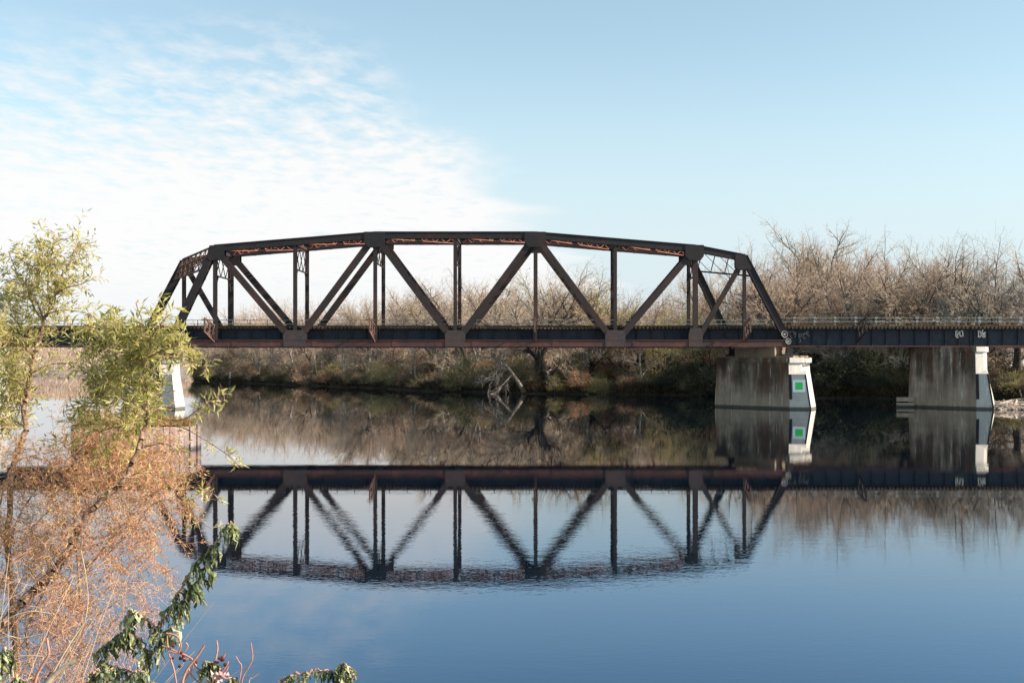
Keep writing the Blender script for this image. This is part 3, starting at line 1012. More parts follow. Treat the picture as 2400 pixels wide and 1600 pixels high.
def tree_proto(kind):
    seed, sty, bark, tw, lf, nleaf, adj = KINDS[kind]
    tr, tg, tips = grow(seed, H0, STY[sty])
    hmax = max(s[5] for s in tg)
    k = H0 / hmax
    tr, tg = np.array(tr) * k, np.array(tg) * k
    root = empty('bare_tree', (0, 0, 0), 'x', 'tree')
    V, Q = tubes(tr, 5); link_mesh('trunk', V, [Q], bark, root, True)
    V, Q = tubes(tg, 3)
    faces = [Q]
    crown = link_mesh('crown', V, faces, tw, root)
    if lf:
        rng = np.random.default_rng(seed)
        idx = rng.integers(0, len(tips), nleaf)
        P = np.array([tips[i][0] for i in idx]) * k + rng.normal(0, .15, (nleaf, 3))
        V, Q, T = leaves(P, rng.normal(0, 1, (nleaf, 3)), rng.uniform(.16, .34, nleaf), rng.uniform(.12, .22, nleaf), rng)
        link_mesh('foliage', V, [Q, T], lf, root)
    PROTO[kind] = [root, False]


for k in KINDS:
    tree_proto(k)

ZONES = [(-999, 445, 'left of the truss'), (445, 598, 'behind the left end of the truss'), (598, 691, 'behind the second truss bay'), (691, 785, 'right of the second truss upright'),
         (785, 878, 'left of the third truss upright'), (878, 972, 'right of the third truss upright'), (972, 1066, 'left of the fourth truss upright'),
         (1066, 1160, 'right of the fourth truss upright'), (1160, 1254, 'left of the fifth truss upright'), (1254, 1347, 'right of the fifth truss upright'),
         (1347, 1440, 'left of the sixth truss upright'), (1440, 1535, 'right of the sixth truss upright'), (1535, 1630, 'left of the seventh truss upright'),
         (1630, 1745, 'between the last two truss uprights'), (1745, 1850, 'behind the sloping right end post'), (1850, 1960, 'just right of the truss end'),
         (1960, 2080, 'behind the lone girder bracket'), (2080, 2190, 'left of the right hand pier'), (2190, 2290, 'over the right hand pier'), (2290, 9999, 'right of the right hand pier')]


def zone(px):
    for a, b, s in ZONES:
        if a <= px < b:
            return s


REG = []          # (object, label stem, group, px)


def register(o, stem_, group, px):
    REG.append((o, stem_, group, px))


def place_tree(kind, X, Y, H, rot, stem_, group, sx=1.0):
    p = PROTO[kind]
    if not p[1]:
        o = p[0]; p[1] = True
    else:
        o = copy_tree(p[0])
    s = H / H0
    o.location = (X, Y, float(ground_h(X, Y)) - .15)
    o.scale = (s * sx, s * sx, s); o.rotation_euler = (0, 0, rot)
    o['category'] = 'tree'
    px = PX + F * X / Y
    register(o, stem_, group, px)
    return o


TPX = [300, 440, 560, 700, 850, 950, 1020, 1100, 1200, 1300, 1380, 1450, 1510, 1580, 1680, 1740, 1800, 1900, 2000, 2100, 2200, 2300, 2450]
TPY = [750, 725, 700, 684, 676, 664, 626, 630, 645, 600, 600, 648, 668, 640, 610, 590, 558, 530, 524, 550, 516, 508, 514]
rg = random.Random(77)
ROW = ((5.0, 'near the water', .62), (13, 'in mid wood', .86), (25, 'deeper in the wood', .97), (42, 'at the back', 1.0))


def wood():
    for ri, (off, rowname, hk) in enumerate(ROW):
        X = -103 + ri * 1.3
        while X < 66:
            sp = (5.3 + ri * .5 if X > 14 else 5.5 + ri * .5) if X > -30 else 6.8
            x = X + rg.uniform(-1.6, 1.6)
            Y = float(shore(x)) + (off + rg.uniform(-.3, .3) * off) / .72
            px = PX + F * x / Y
            X += sp
            if px > 2470 or px < 405:
                continue
            top = CH + (PY - np.interp(px, TPX, TPY)) * Y / F - float(ground_h(x, Y))
            if ri == 0:
                H = top * rg.uniform(.45, .85)
            else:
                H = top * hk * rg.uniform(.78, 1.10)
            r = rg.random()
            if 1330 < px < 1420 and ri in (1, 2) and r < .75: kind = 'olive'
            elif 1450 < px < 1600 and ri in (0, 1) and r < .6: kind = 'orange' if r < .35 else 'olive'
            elif px > 1700:
                kind = rg.choice(['pink_spread', 'pink_spread', 'grey_spread', 'pink_upright', 'dark_spread', 'dark_spread', 'grey_spread'])
            else:
                kind = rg.choice(['grey_spread', 'grey_upright', 'pink_spread', 'dark_spread', 'grey_spread', 'dark_spread', 'olive' if r < .4 else 'grey_spread'])
            if ri == 0 and r > .62: kind = 'slender'
            adj = KINDS[kind][6]
            place_tree(kind, x, Y, H, rg.uniform(0, 6.28), f'{adj} tree {rowname} {zone(px)}', 'bare trees on the far bank', rg.uniform(.9, 1.2))


wood()
# trees one can pick out in the photo: (px of the trunk, offset behind the shore, top py, kind, stem)
for px, off, pyt, kind, st in (
        (802, 4, 700, 'slender', 'tall pale three stemmed tree at the water between two truss uprights'),
        (862, 7, 676, 'grey_upright', 'thick grey forked trunk standing below the third truss upright'),
        (1085, 9, 628, 'dark_spread', 'dark wide fanned tree beside the fourth truss upright'),
        (1246, 3, 640, 'dark_spread', 'dark thick trunk at the water under the fifth truss upright'),
        (1284, 3, 606, 'dark_spread', 'dark forked tree with twisting limbs right of the fifth upright'),
        (1490, 10, 682, 'orange', 'bright orange leaved tree above the deck right of the sixth upright'),
        (1388, 12, 606, 'olive', 'tall yellowish tree behind the top of the sixth upright'),
        (1456, 9, 668, 'olive', 'low yellowish tree left of the bright orange tree'),
        (1500, 3, 700, 'slender', 'thin leaning grey tree at the water before the russet thicket'),
        (1800, 12, 552, 'pink_upright', 'tall pink tree rising over the right end post'),
        (1985, 10, 528, 'pink_spread', 'broad pink tree with a V shaped fork above the girder bracket'),
        (2245, 8, 545, 'gnarled', 'pale gnarled tree with crooked limbs over the right hand pier'),
        (2150, 7, 590, 'dark_spread', 'dark crooked tree left of the pale gnarled tree'),
        (2375, 9, 515, 'dark_spread', 'tall dark curving tree at the right edge of the picture')):
    lo, hi = -110.0, 80.0
    for _ in range(40):
        X = (lo + hi) / 2; Y = float(shore(X)) + off
        if PX + F * X / Y < px: lo = X
        else: hi = X
    top = CH + (PY - pyt) * Y / F - float(ground_h(X, Y))
    place_tree(kind, X, Y, top, rg.uniform(0, 6.28), st, 'landmark trees on the far bank', 1.15)


# leaning dead tree at the water
def fallen():
    rng = random.Random(4)
    base = at(1228, 900, 163.5); base[2] = float(ground_h(base[0], base[1])) - .1
    root = empty('leaning_dead_tree', base, 'leaning bleached dead tree with a fan of bare branches over the water', 'tree')
    tip = base + np.array((-3.3, -1.2, 4.6))
    tr, tw = [], []
    pts = [base + (tip - base) * t + np.array((0, 0, .25 * math.sin(t * 3))) for t in np.linspace(0, 1, 7)]
    for i in range(6): tr.append((*pts[i], *pts[i + 1], .40 - .045 * i, .355 - .045 * i))

    def br(p, d, L, r, l):
        prev = p
        for i in range(4):
            d = d + np.array((rng.gauss(0, .12), rng.gauss(0, .12), rng.gauss(0, .12) - .035)); d /= np.linalg.norm(d)
            q = prev + d * L / 4
            (tr if l == 0 else tw).append((*prev, *q, r * (1 - .2 * i), r * (.8 - .2 * i) + .01))
            if l < 2:
                for _ in range(1 if l == 0 else 2):
                    br(q, d + np.array((rng.gauss(0, .5), rng.gauss(0, .5), rng.gauss(-.1, .45))), L * .55, r * .5, l + 1)
            prev = q
    for k in range(3, 7):
        for _ in range(2):
            br(pts[k], np.array((-.8 + rng.gauss(0, .5), rng.gauss(0, .5), rng.gauss(-.25, .55))), 3.6, .12, 0)
    V, Q = tubes(tr, 6); link_mesh('trunk', V, [Q], BARK_GREY, root, True)
    V, Q = tubes(tw, 3); link_mesh('crown', V, [Q], BARK_GREY, root)


fallen()

# ------------------------------------------------------------------ shrubs and thickets on the far bank


def shrub_proto(seed, mat_leaf, nleaf, twigmat, size=(.34, .16), squash=1.0):
    """unit shrub: 1 m radius, 1 m half height, standing on z=0, with stems"""
    rng = np.random.default_rng(seed)
    nc = 26
    C = rng.normal(0, 1, (nc, 3)); C /= np.linalg.norm(C, axis=1, keepdims=True)
    C *= rng.uniform(.35, .98, (nc, 1)) ** .6
    C[:, 2] = np.abs(C[:, 2]) * 1.55 * squash + .12
    rad = rng.uniform(.16, .36, nc)
    which = rng.integers(0, nc, nleaf)
    off = rng.normal(0, .5, (nleaf, 3))
    P = C[which] + off * rad[which][:, None]
    P[:, 2] = np.abs(P[:, 2])
    D = rng.normal(0, 1, (nleaf, 3)) + (P - np.array((0, 0, .5))) * .8
    L = rng.uniform(.5, 1.1, nleaf) * size[0] * .35; W = L * rng.uniform(.35, .7, nleaf)
    segs = []
    for c in C:
        b = np.array((rng.normal(0, .18), rng.normal(0, .18), -.1)); p = b
        for i in range(4):
            q = b + (c - b) * (i + 1) / 4 + rng.normal(0, .04, 3)
            segs.append((*p, *q, .022 - .004 * i, .018 - .004 * i)); p = q
        for _ in range(26):
            e = c + rng.normal(0, .34, 3); e[2] = abs(e[2])
            segs.append((*(c + (b - c) * rng.uniform(0, .5)), *e, .007, .003))
    root = empty('shrub', (0, 0, 0), 'x', 'shrub')
    V, Q = tubes(segs, 3); link_mesh('branches', V, [Q], twigmat, root)
    V, Q, T = leaves(P, D, L, W, rng); link_mesh('foliage', V, [Q, T], mat_leaf, root)
    return [root, False]


SH = {
    'olive': shrub_proto(1, LF_OLIVE, 2300, TWIG_OLIVE), 'green': shrub_proto(2, LF_GREEN, 3300, BARK_DARK), 'russet': shrub_proto(3, LF_RUSSET, 2600, TWIG_PINK),
    'tan': shrub_proto(4, LF_TAN, 1500, TWIG_BROWN), 'twiggy': shrub_proto(5, LF_OLIVE, 900, TWIG_BROWN), 'yellow': shrub_proto(6, LF_YELLOW, 1200, TWIG_OLIVE),
}
SHADJ = {'olive': 'olive green', 'green': 'dark green', 'russet': 'russet brown', 'tan': 'tan', 'twiggy': 'grey leafless', 'yellow': 'yellow green'}


def place_shrub(kind, X, Y, w, h, stem_=None, z=None):
    p = SH[kind]
    if not p[1]:
        o = p[0]; p[1] = True
    else:
        o = copy_tree(p[0])
    o.location = (X, Y, (float(ground_h(X, Y)) if z is None else z) - .15)
    o.scale = (w, w, h / 1.8); o.rotation_euler = (0, 0, rg.uniform(0, 6.28))
    o['category'] = 'shrub'
    px = PX + F * X / Y
    register(o, stem_ or f'{SHADJ[kind]} bank shrub {zone(px)}', 'shrubs along the far bank', px)


def bank():
    for off, step, hm in ((1.2, 3.1, 2.6), (5.5, 3.3, 4.6), (11, 3.9, 6.2), (19, 5, 7.0)):
        X = -104.0
        while X < 62:
            x = X + rg.uniform(-1, 1); Y = float(shore(x)) + (off + rg.uniform(-.35, .35) * off) / .72
            X += step * (1.6 if x < -40 else 1.0)
            px = PX + F * x / Y
            if px < 410 or px > 2450: continue
            if px < 720: ch = ['olive', 'olive', 'twiggy', 'green', 'tan', 'twiggy']
            elif px < 1000: ch = ['twiggy', 'tan', 'olive', 'russet', 'twiggy', 'twiggy']
            elif px < 1230: ch = ['russet', 'twiggy', 'olive', 'tan', 'twiggy', 'twiggy']
            elif px < 1560: ch = ['russet', 'tan', 'olive', 'twiggy', 'russet', 'twiggy']
            elif px < 1700: ch = ['green', 'olive', 'green', 'russet']
            elif px < 1900: ch = ['green', 'olive', 'twiggy']
            else: ch = ['green', 'green', 'olive', 'twiggy', 'green']
            h = hm * rg.uniform(.6, 1.15) * (.8 if 600 < px < 1600 and off > 4 else 1)
            place_shrub(rg.choice(ch), x, Y, h * rg.uniform(.50, .78) + .3, h)


bank()
# shrubs one can pick out
for px, off, h, w, kind, st in ((712, 2.0, 5.2, 2.9, 'tan', 'pinkish tan pointed shrub at the water under the second upright'),
                                (905, 4, 4.2, 3.0, 'yellow', 'yellow green shrub on the grassy bank right of the grey trunk'),
                                (1080, 2.5, 5.4, 3.4, 'olive', 'olive shrub at the water left of the leaning dead tree'),
                                (1620, 1.6, 5.2, 3.6, 'green', 'large dark evergreen shrub at the water left of the pier'),
                                (1668, 1.6, 4.4, 2.8, 'green', 'dark evergreen shrub touching the pier shadow'),
                                (1850, 11, 10.5, 3.0, 'green', 'dark cedar shaped shrub above the deck by the end post'),
                                (1930, 12, 9.5, 3.2, 'olive', 'tall olive shrub above the deck right of the truss'),
                                (2060, 9, 9.0, 4.0, 'olive', 'wide olive shrub showing over the deck behind the bracket'),
                                (1955, 2, 5.0, 3.2, 'green', 'dark shrub at the water between the two right piers')):
    lo, hi = -110.0, 80.0
    for _ in range(40):
        X = (lo + hi) / 2; Y = float(shore(X)) + off
        if PX + F * X / Y < px: lo = X
        else: hi = X
    place_shrub(kind, X, Y, w, h, st)

# distant wood and undergrowth: masses nobody could count


def masses():
    rng = np.random.default_rng(12)
    # far-off wood behind the last row
    n = 60000
    X = rng.uniform(-150, 95, n)
    off = rng.uniform(58, 120, n)
    Y = shore(X) + off
    px = PX + F * X / Y
    top = CH + (PY - np.interp(px, TPX, TPY)) * Y / F
    z0 = ground_h(X, Y)
    hh = (top - z0) * rng.uniform(.25, .93, n) * np.interp(px, [300, 420], [.6, 1])
    t = rng.uniform(.2, 1, n)
    P = np.stack([X, Y, z0 + hh * t], 1)
    D = rng.normal(0, .7, (n, 3)); D[:, 2] = np.abs(D[:, 2]) + .7
    D /= np.linalg.norm(D, axis=1, keepdims=True)
    L = rng.uniform(.7, 2.2, n)[:, None]
    P1 = P + D * L
    segs = np.concatenate([P, P1, np.full((n, 1), .026), np.full((n, 1), .012)], 1)
    nt = 900
    i = rng.integers(0, n, nt)
    S2 = np.concatenate([np.stack([X[i], Y[i], z0[i] - .2], 1), np.stack([X[i] + rng.normal(0, 1, nt), Y[i], z0[i] + hh[i] * .8], 1), np.full((nt, 1), .15), np.full((nt, 1), .04)], 1)
    V, Q = tubes(np.concatenate([segs, S2]), 3)
    tag(link_mesh('distant_wood', V, [Q], TWIG_GREY), 'hazy mass of bare winter wood far behind the riverside trees', 'wood', kind='stuff')
    # wooded bluff across the wide water on the left
    n = 16000
    X = rng.uniform(-420, -165, n); Y = rng.uniform(655, 840, n)
    z0 = ground_h(X, Y)
    P = np.stack([X, Y, z0 - .3], 1)
    h = rng.uniform(1.0, 3.2, n)
    P1 = P + np.stack([rng.normal(0, .8, n), rng.normal(0, .8, n), h], 1)
    V, Q = tubes(np.concatenate([P, P1, np.full((n, 1), .22), np.full((n, 1), .08)], 1), 3)
    tag(link_mesh('bluff_scrub', V, [Q], TWIG_PINK), 'brownish scrub covering the distant bluff beyond the left water', 'scrub', kind='stuff')
    # undergrowth of dead grass and leaves along the far bank
    n = 90000
    X = rng.uniform(-106, 64, n)
    off = np.where(rng.random(n) < .45, np.abs(rng.normal(0, 1.6, n)), np.abs(rng.normal(0, 9, n))) + .1
    off = off + (1.0 * np.sin(X * 0.35) + 0.6 * np.sin(X * 0.87 + 1.1))
    Y = shore(X) + off
    P = np.stack([X, Y, ground_h(X, Y) - .05], 1)
    D = rng.normal(0, .6, (n, 3)); D[:, 2] = np.abs(D[:, 2]) + .6
    V, Q, T = leaves(P, D, rng.uniform(.3, 1.3, n), rng.uniform(.08, .25, n), rng, .2, .4)
    m = leaf_mat('undergrowth_leaves', [(0, (.025, .02, .013)), (.4, (.06, .045, .026)), (.8, (.13, .08, .045)), (1, (.09, .09, .03))])  # low leaf tones also paint in the shade along the waterline
    tag(link_mesh('undergrowth', V, [Q, T], m), 'dead grass and brambles covering the far bank under the trees', 'undergrowth', kind='stuff')


masses()


# ------------------------------------------------------------------ logs, post, driftwood


def log(name, p0, p1, r, mat, label, cat, group=None, bend=.1, branch=0, seed=0):
    rng = random.Random(seed)
    p0, p1 = np.asarray(p0, float), np.asarray(p1, float)
    segs = []
    pts = []
    L = np.linalg.norm(p1 - p0)
    for i in range(7):
        t = i / 6
        pts.append(p0 + (p1 - p0) * t + np.array((rng.gauss(0, .02), rng.gauss(0, .02), bend * math.sin(t * 3.1) + rng.gauss(0, .01))) * L)
    mb = MB()
    rings = []
    d = (p1 - p0) / L; s = np.cross(d, (0, 0, 1)); s /= np.linalg.norm(s); w = np.cross(s, d)
    for i, p in enumerate(pts):
        rr = r * (1 - .45 * i / 6) * rng.uniform(.9, 1.1)
        rings.append([p + (s * math.cos(a) + w * math.sin(a)) * rr * (1 + .12 * math.sin(3 * a + i)) for a in np.linspace(0, 2 * math.pi, 9)[:-1]])
    mb.loft(rings)
    for k in range(branch):
        p = pts[rng.randint(2, 5)]; q = p + (d * rng.uniform(-.2, .8) + s * rng.uniform(-.8, .8) + w * rng.uniform(.2, 1)) * L * rng.uniform(.12, .3)
        mb.bar(p, q, r * .5)
    o = mb.build(name, mat)
    for f in o.data.polygons: f.use_smooth = True
    return tag(o, label, cat, group)


def on_shore(px, py, dz=0.0):
    Y = F * CH / (py - PY)
    p = at(px, py, Y); p[2] += dz
    return p


log('fallen_log', on_shore(1052, 906) + (0, .5, .1), on_shore(1092, 904) + (0, .8, .5), .32, BARK_PALE, 'pale thick fallen log at the water left of the dead tree', 'log', 'logs on the far shore', .02, 2, 1)
log('fallen_log', on_shore(1002, 905) + (0, .4, .15), on_shore(1040, 908) + (0, .4, .1), .16, BARK_GREY, 'thin grey fallen log beside the pale thick log', 'log', 'logs on the far shore', .03, 2, 2)
log('fallen_log', on_shore(1395, 921) + (0, .2, .1), on_shore(1450, 916) + (0, .2, .5), .17, BARK_PALE, 'long bleached fallen log with twigs under the sixth upright', 'log', 'logs on the far shore', .03, 3, 3)
log('fallen_log', on_shore(1500, 916) + (0, .2, .2), on_shore(1520, 919) + (0, .2, .3), .32, BARK_PALE, 'short pale stump like log below the thin leaning tree', 'log', 'logs on the far shore', .02, 1, 4)
log('fallen_log', on_shore(765, 896) + (0, .6, .2), on_shore(800, 897) + (0, .6, .25), .22, BARK_PALE, 'white fallen log on the dark shore near the three stemmed tree', 'log', 'logs on the far shore', .02, 1, 5)
log('fallen_log', on_shore(1285, 913) + (0, .3, .3), on_shore(1320, 917) + (0, .3, .2), .2, BARK_GREY, 'dark grey fallen log at the foot of the forked tree', 'log', 'logs on the far shore', .04, 2, 6)

pp = on_shore(539, 897)
mpost = empty('mooring_post', (pp[0], pp[1], 0), 'white topped timber mooring post at the far left shore', 'post')
mb = MB(); mb.loft([[(pp[0] + math.cos(a) * r_, pp[1] + math.sin(a) * r_, z) for a in np.linspace(0, 6.283, 9)[:-1]] for z, r_ in ((-1.5, .2), (1.1, .19))])
mb.build('shaft', BARK_DARK, mpost)
mb = MB(); mb.loft([[(pp[0] + math.cos(a) * r_, pp[1] + math.sin(a) * r_, z) for a in np.linspace(0, 6.283, 9)[:-1]] for z, r_ in ((1.102, .22), (2.3, .21), (2.42, .1))])
mb.build('cap', SLEEVE, mpost)


def driftwood():
    rng = random.Random(9)
    log('driftwood_log', (42.3, 105.6, .62), (48.5, 105.0, .95), .16, BARK_GREY, 'long grey driftwood trunk lying along the top of the log jam', 'driftwood', None, .02, 2, 31)
    log('driftwood_snag', (45.6, 105.3, .8), (44.6, 105.4, 2.1), .08, BARK_GREY, 'grey forked snag standing up from the log jam', 'driftwood', None, .03, 3, 32)
    k = 0
    tones = ['pale', 'pinkish', 'bleached', 'tan']
    for i in range(46):
        x = rng.uniform(41.0, 48.0); y = rng.uniform(102.8, 105.2); z = max(.05, .12 + (y - 102.8) * .20 + rng.uniform(-.05, .15)) * min(1, (x - 40.2) / 2)
        a = rng.gauss(0, .5); L = rng.uniform(.6, 1.9)
        d = np.array((math.cos(a), math.sin(a), rng.gauss(0, .16))) * L / 2
        p = np.array((x, y, z))
        o = log('driftwood_log', p - d, p + d, rng.uniform(.05, .12), DRIFT, 'x', 'driftwood', None, rng.gauss(0, .04), rng.choice([0, 0, 1]), 100 + i)
        px = PX + F * x / y
        row = 'at the waterline' if z < .28 else ('low in the jam' if z < .5 else 'on top of the jam')
        end = 'against the pier nose' if px < 2345 else ('at the picture edge' if px > 2385 else 'in mid jam')
        register(o, f'{"short" if L < 1.2 else "long"} sun bleached driftwood log {row} {end}', 'driftwood logs jammed by the right pier', px)
    n = 700
    r2 = np.random.default_rng(5)
    X = r2.uniform(41.2, 49, n); Y = r2.uniform(102.9, 106, n)
    Z = .03 + (Y - 102.8) * .19 * np.clip((X - 40.6) / 2, 0, 1) + r2.uniform(-.03, .1, n)
    P = np.stack([X, Y, np.maximum(.02, Z)], 1)
    D = r2.normal(0, 1, (n, 3)); D[:, 2] *= .3
    D *= (r2.uniform(.15, .5, n) / np.linalg.norm(D, axis=1))[:, None]
    V, Q = tubes(np.concatenate([P - D, P + D, np.full((n, 1), .03), np.full((n, 1), .015)], 1), 4)
    tag(link_mesh('driftwood_debris', V, [Q], DRIFT), 'litter of sticks and chips filling the log jam by the right pier', 'debris', kind='stuff')


driftwood()

# ------------------------------------------------------------------ foreground plants


def polyline(pts, Y):
    Ys = Y if hasattr(Y, '__len__') else [Y] * len(pts)
    if len(Ys) != len(pts):
        Ys = np.linspace(Ys[0], Ys[-1], len(pts))
    return [at(px, py, y) for (px, py), y in zip(pts, Ys)]


def smooth_path(P, n=6):
    P = [np.asarray(p) for p in P]
    out = []
    for i in range(len(P) - 1):
        p0, p1, p2, p3 = P[max(i - 1, 0)], P[i], P[i + 1], P[min(i + 2, len(P) - 1)]
        for k in range(n):
            t = k / n
            out.append(.5 * (2 * p1 + (p2 - p0) * t + (2 * p0 - 5 * p1 + 4 * p2 - p3) * t * t + (3 * p1 - p0 - 3 * p2 + p3) * t ** 3))
    out.append(P[-1])
    return out


def path_segs(P, r0, r1):
    n = len(P) - 1
    return [(*P[i], *P[i + 1], r0 + (r1 - r0) * i / n, r0 + (r1 - r0) * (i + 1) / n) for i in range(n)]


def shoots(rng, path, count, length, up, spread, rad, segs, leafP, leafD, leafstep, droop=.05, t0=.0, lev=1, sub=0, jit=.12, taper=.0):
    """side shoots along PATH; collects leaf bases and directions"""
    n = len(path) - 1
    for _ in range(count):
        t = rng.uniform(t0, 1) * n
        k = min(n - 1, int(t)); p = path[k] + (path[k + 1] - path[k]) * (t - k)
        d = path[k + 1] - path[k]; d /= max(1e-9, np.linalg.norm(d))
        v = rng.normal(0, 1, 3); v -= d * np.dot(d, v); v /= np.linalg.norm(v)
        d = d * (1 - spread) + v * spread + np.array((0, 0, up)); d /= np.linalg.norm(d)
        L = length * rng.uniform(.4, 1.1) * (1 - taper * t / n); m = 7
        q = [p]
        for i in range(m):
            d = d + rng.normal(0, jit, 3) + np.array((0, 0, -droop)); d /= np.linalg.norm(d)
            q.append(q[-1] + d * L / m)
        segs += path_segs(q, rad, rad * .45)
        s = leafstep * rng.uniform(.2, 1)
        while s < L:
            i = min(m - 1, int(s / L * m)); b = q[i] + (q[i + 1] - q[i]) * (s / L * m - i)
            dd = q[i + 1] - q[i]; dd /= np.linalg.norm(dd)
            w = rng.normal(0, 1, 3); w -= dd * np.dot(dd, w); w /= np.linalg.norm(w)
            leafP.append(b); leafD.append(dd * .75 + w * .75 + np.array((0, 0, -.12)))
            s += leafstep * rng.uniform(.6, 1.4)
        if sub:
            shoots(rng, q, sub, length * .5, up * .5, .6, rad * .7, segs, leafP, leafD, leafstep, droop, .2, lev + 1, 0, jit)


def willow(name, label, stems, seed, leaf_len, leaf_mat_, bark, twig, cat='willow', group=None):
    """stems: list of (pixel points, Y range, r0, r1, shoot kwargs)"""
    rng = np.random.default_rng(seed)
    ST, TW, LP, LD = [], [], [], []
    first = None
    for pts, Y, r0, r1, kw in stems:
        P = smooth_path(polyline(pts, Y))
        if first is None: first = P[0]
        P = [p + rng.normal(0, r0 * .25, 3) for p in P]
        ST.append(path_segs(P, r0, r1))
        if kw:
            shoots(rng, P, segs=TW, leafP=LP, leafD=LD, **kw)
    g = first.copy(); g[2] = float(ground_h(g[0], g[1]))
    if first[2] > g[2]:
        r = stems[0][2]
        P = smooth_path([g - np.array((0, 0, .15)), (g + first) / 2 + np.array((.08, 0, 0)), first], 5)
        ST[0] = path_segs(P, r * 1.3, r) + ST[0]
    root = empty(name, tuple(g), label, cat, group)
    for i, sg_ in enumerate(ST):
        V, Q = tubes(sg_, 8); link_mesh('trunk' if i == 0 else 'branch', V, [Q], bark, root, True)
    V, Q = tubes(TW, 4); link_mesh('twigs', V, [Q], twig, root)
    if LP:
        n = len(LP)
        L = leaf_len * rng.uniform(.6, 1.25, n)
        V, Q, T = leaves(LP, LD, L, L * rng.uniform(.17, .27, n), rng, .25, .3)
        link_mesh('foliage', V, [Q, T], leaf_mat_, root)
    return root


wk = dict(taper=.45, length=.32, up=.25, spread=.65, rad=.0020, leafstep=.025, droop=.05, sub=4)
t1 = [(15, 1250), (33, 1088), (48, 1043), (60, 1001), (56, 961), (65, 925), (71, 876), (83, 827), (94, 790), (103, 749)]
willow('willow_sapling', 'tall yellow green willow sapling with a crooked pinkish trunk at the left edge', [
    (t1, [9.0], .024, .015, dict(count=8, length=.35, up=.3, spread=.7, rad=.0025, leafstep=.03, t0=.3)),
    ([(103, 749), (115, 730), (128, 699), (132, 672), (149, 638), (160, 625), (170, 600), (188, 565)], [9.0], .013, .003, dict(count=27, **wk)),
    ([(103, 749), (92, 720), (76, 690), (55, 660), (38, 635), (20, 590)], [9.0, 9.4], .010, .003, dict(count=26, **wk)),
    ([(118, 715), (112, 670), (117, 625), (121, 600), (127, 560)], [9.0, 9.2], .008, .003, dict(count=23, **wk)),
    ([(130, 690), (150, 676), (180, 668), (218, 655)], [9.0, 8.8], .006, .002, dict(count=16, **{**wk, 'length': .18, 'sub': 2})),
    ([(112, 735), (140, 728), (172, 728), (212, 738)], [9.0, 8.8], .006, .002, dict(count=16, **{**wk, 'length': .20, 'sub': 2})),
    ([(85, 815), (60, 780), (30, 745), (0, 720), (-25, 690)], [9.0, 9.3], .009, .003, dict(count=36, **wk)),
    ([(80, 830), (50, 810), (20, 800), (-10, 790)], [9.0, 8.8], .008, .003, dict(count=36, **wk)),
    ([(104, 760), (82, 725), (70, 695), (60, 655), (72, 632), (92, 600)], [9.0, 9.1], .008, .003, dict(count=23, **wk)),
    ([(65, 925), (40, 890), (15, 860), (-15, 845)], [9.0, 9.2], .007, .003, dict(count=27, **wk)),
    ([(56, 961), (35, 930), (10, 915), (-20, 925)], [9.0, 9.2], .006, .003, dict(count=30, **wk)),
    ([(60, 1001), (30, 985), (5, 990), (-20, 1000)], [9.0, 9.1], .006, .003, dict(count=23, **wk)),
    ([(71, 876), (100, 860), (140, 850), (185, 852)], [9.0, 8.8], .005, .002, dict(count=12, **{**wk, 'length': .2, 'sub': 2})),
], 101, .056, LF_WILLOW, WILLOW_BARK, REDTWIG, group='willow saplings on the near bank')

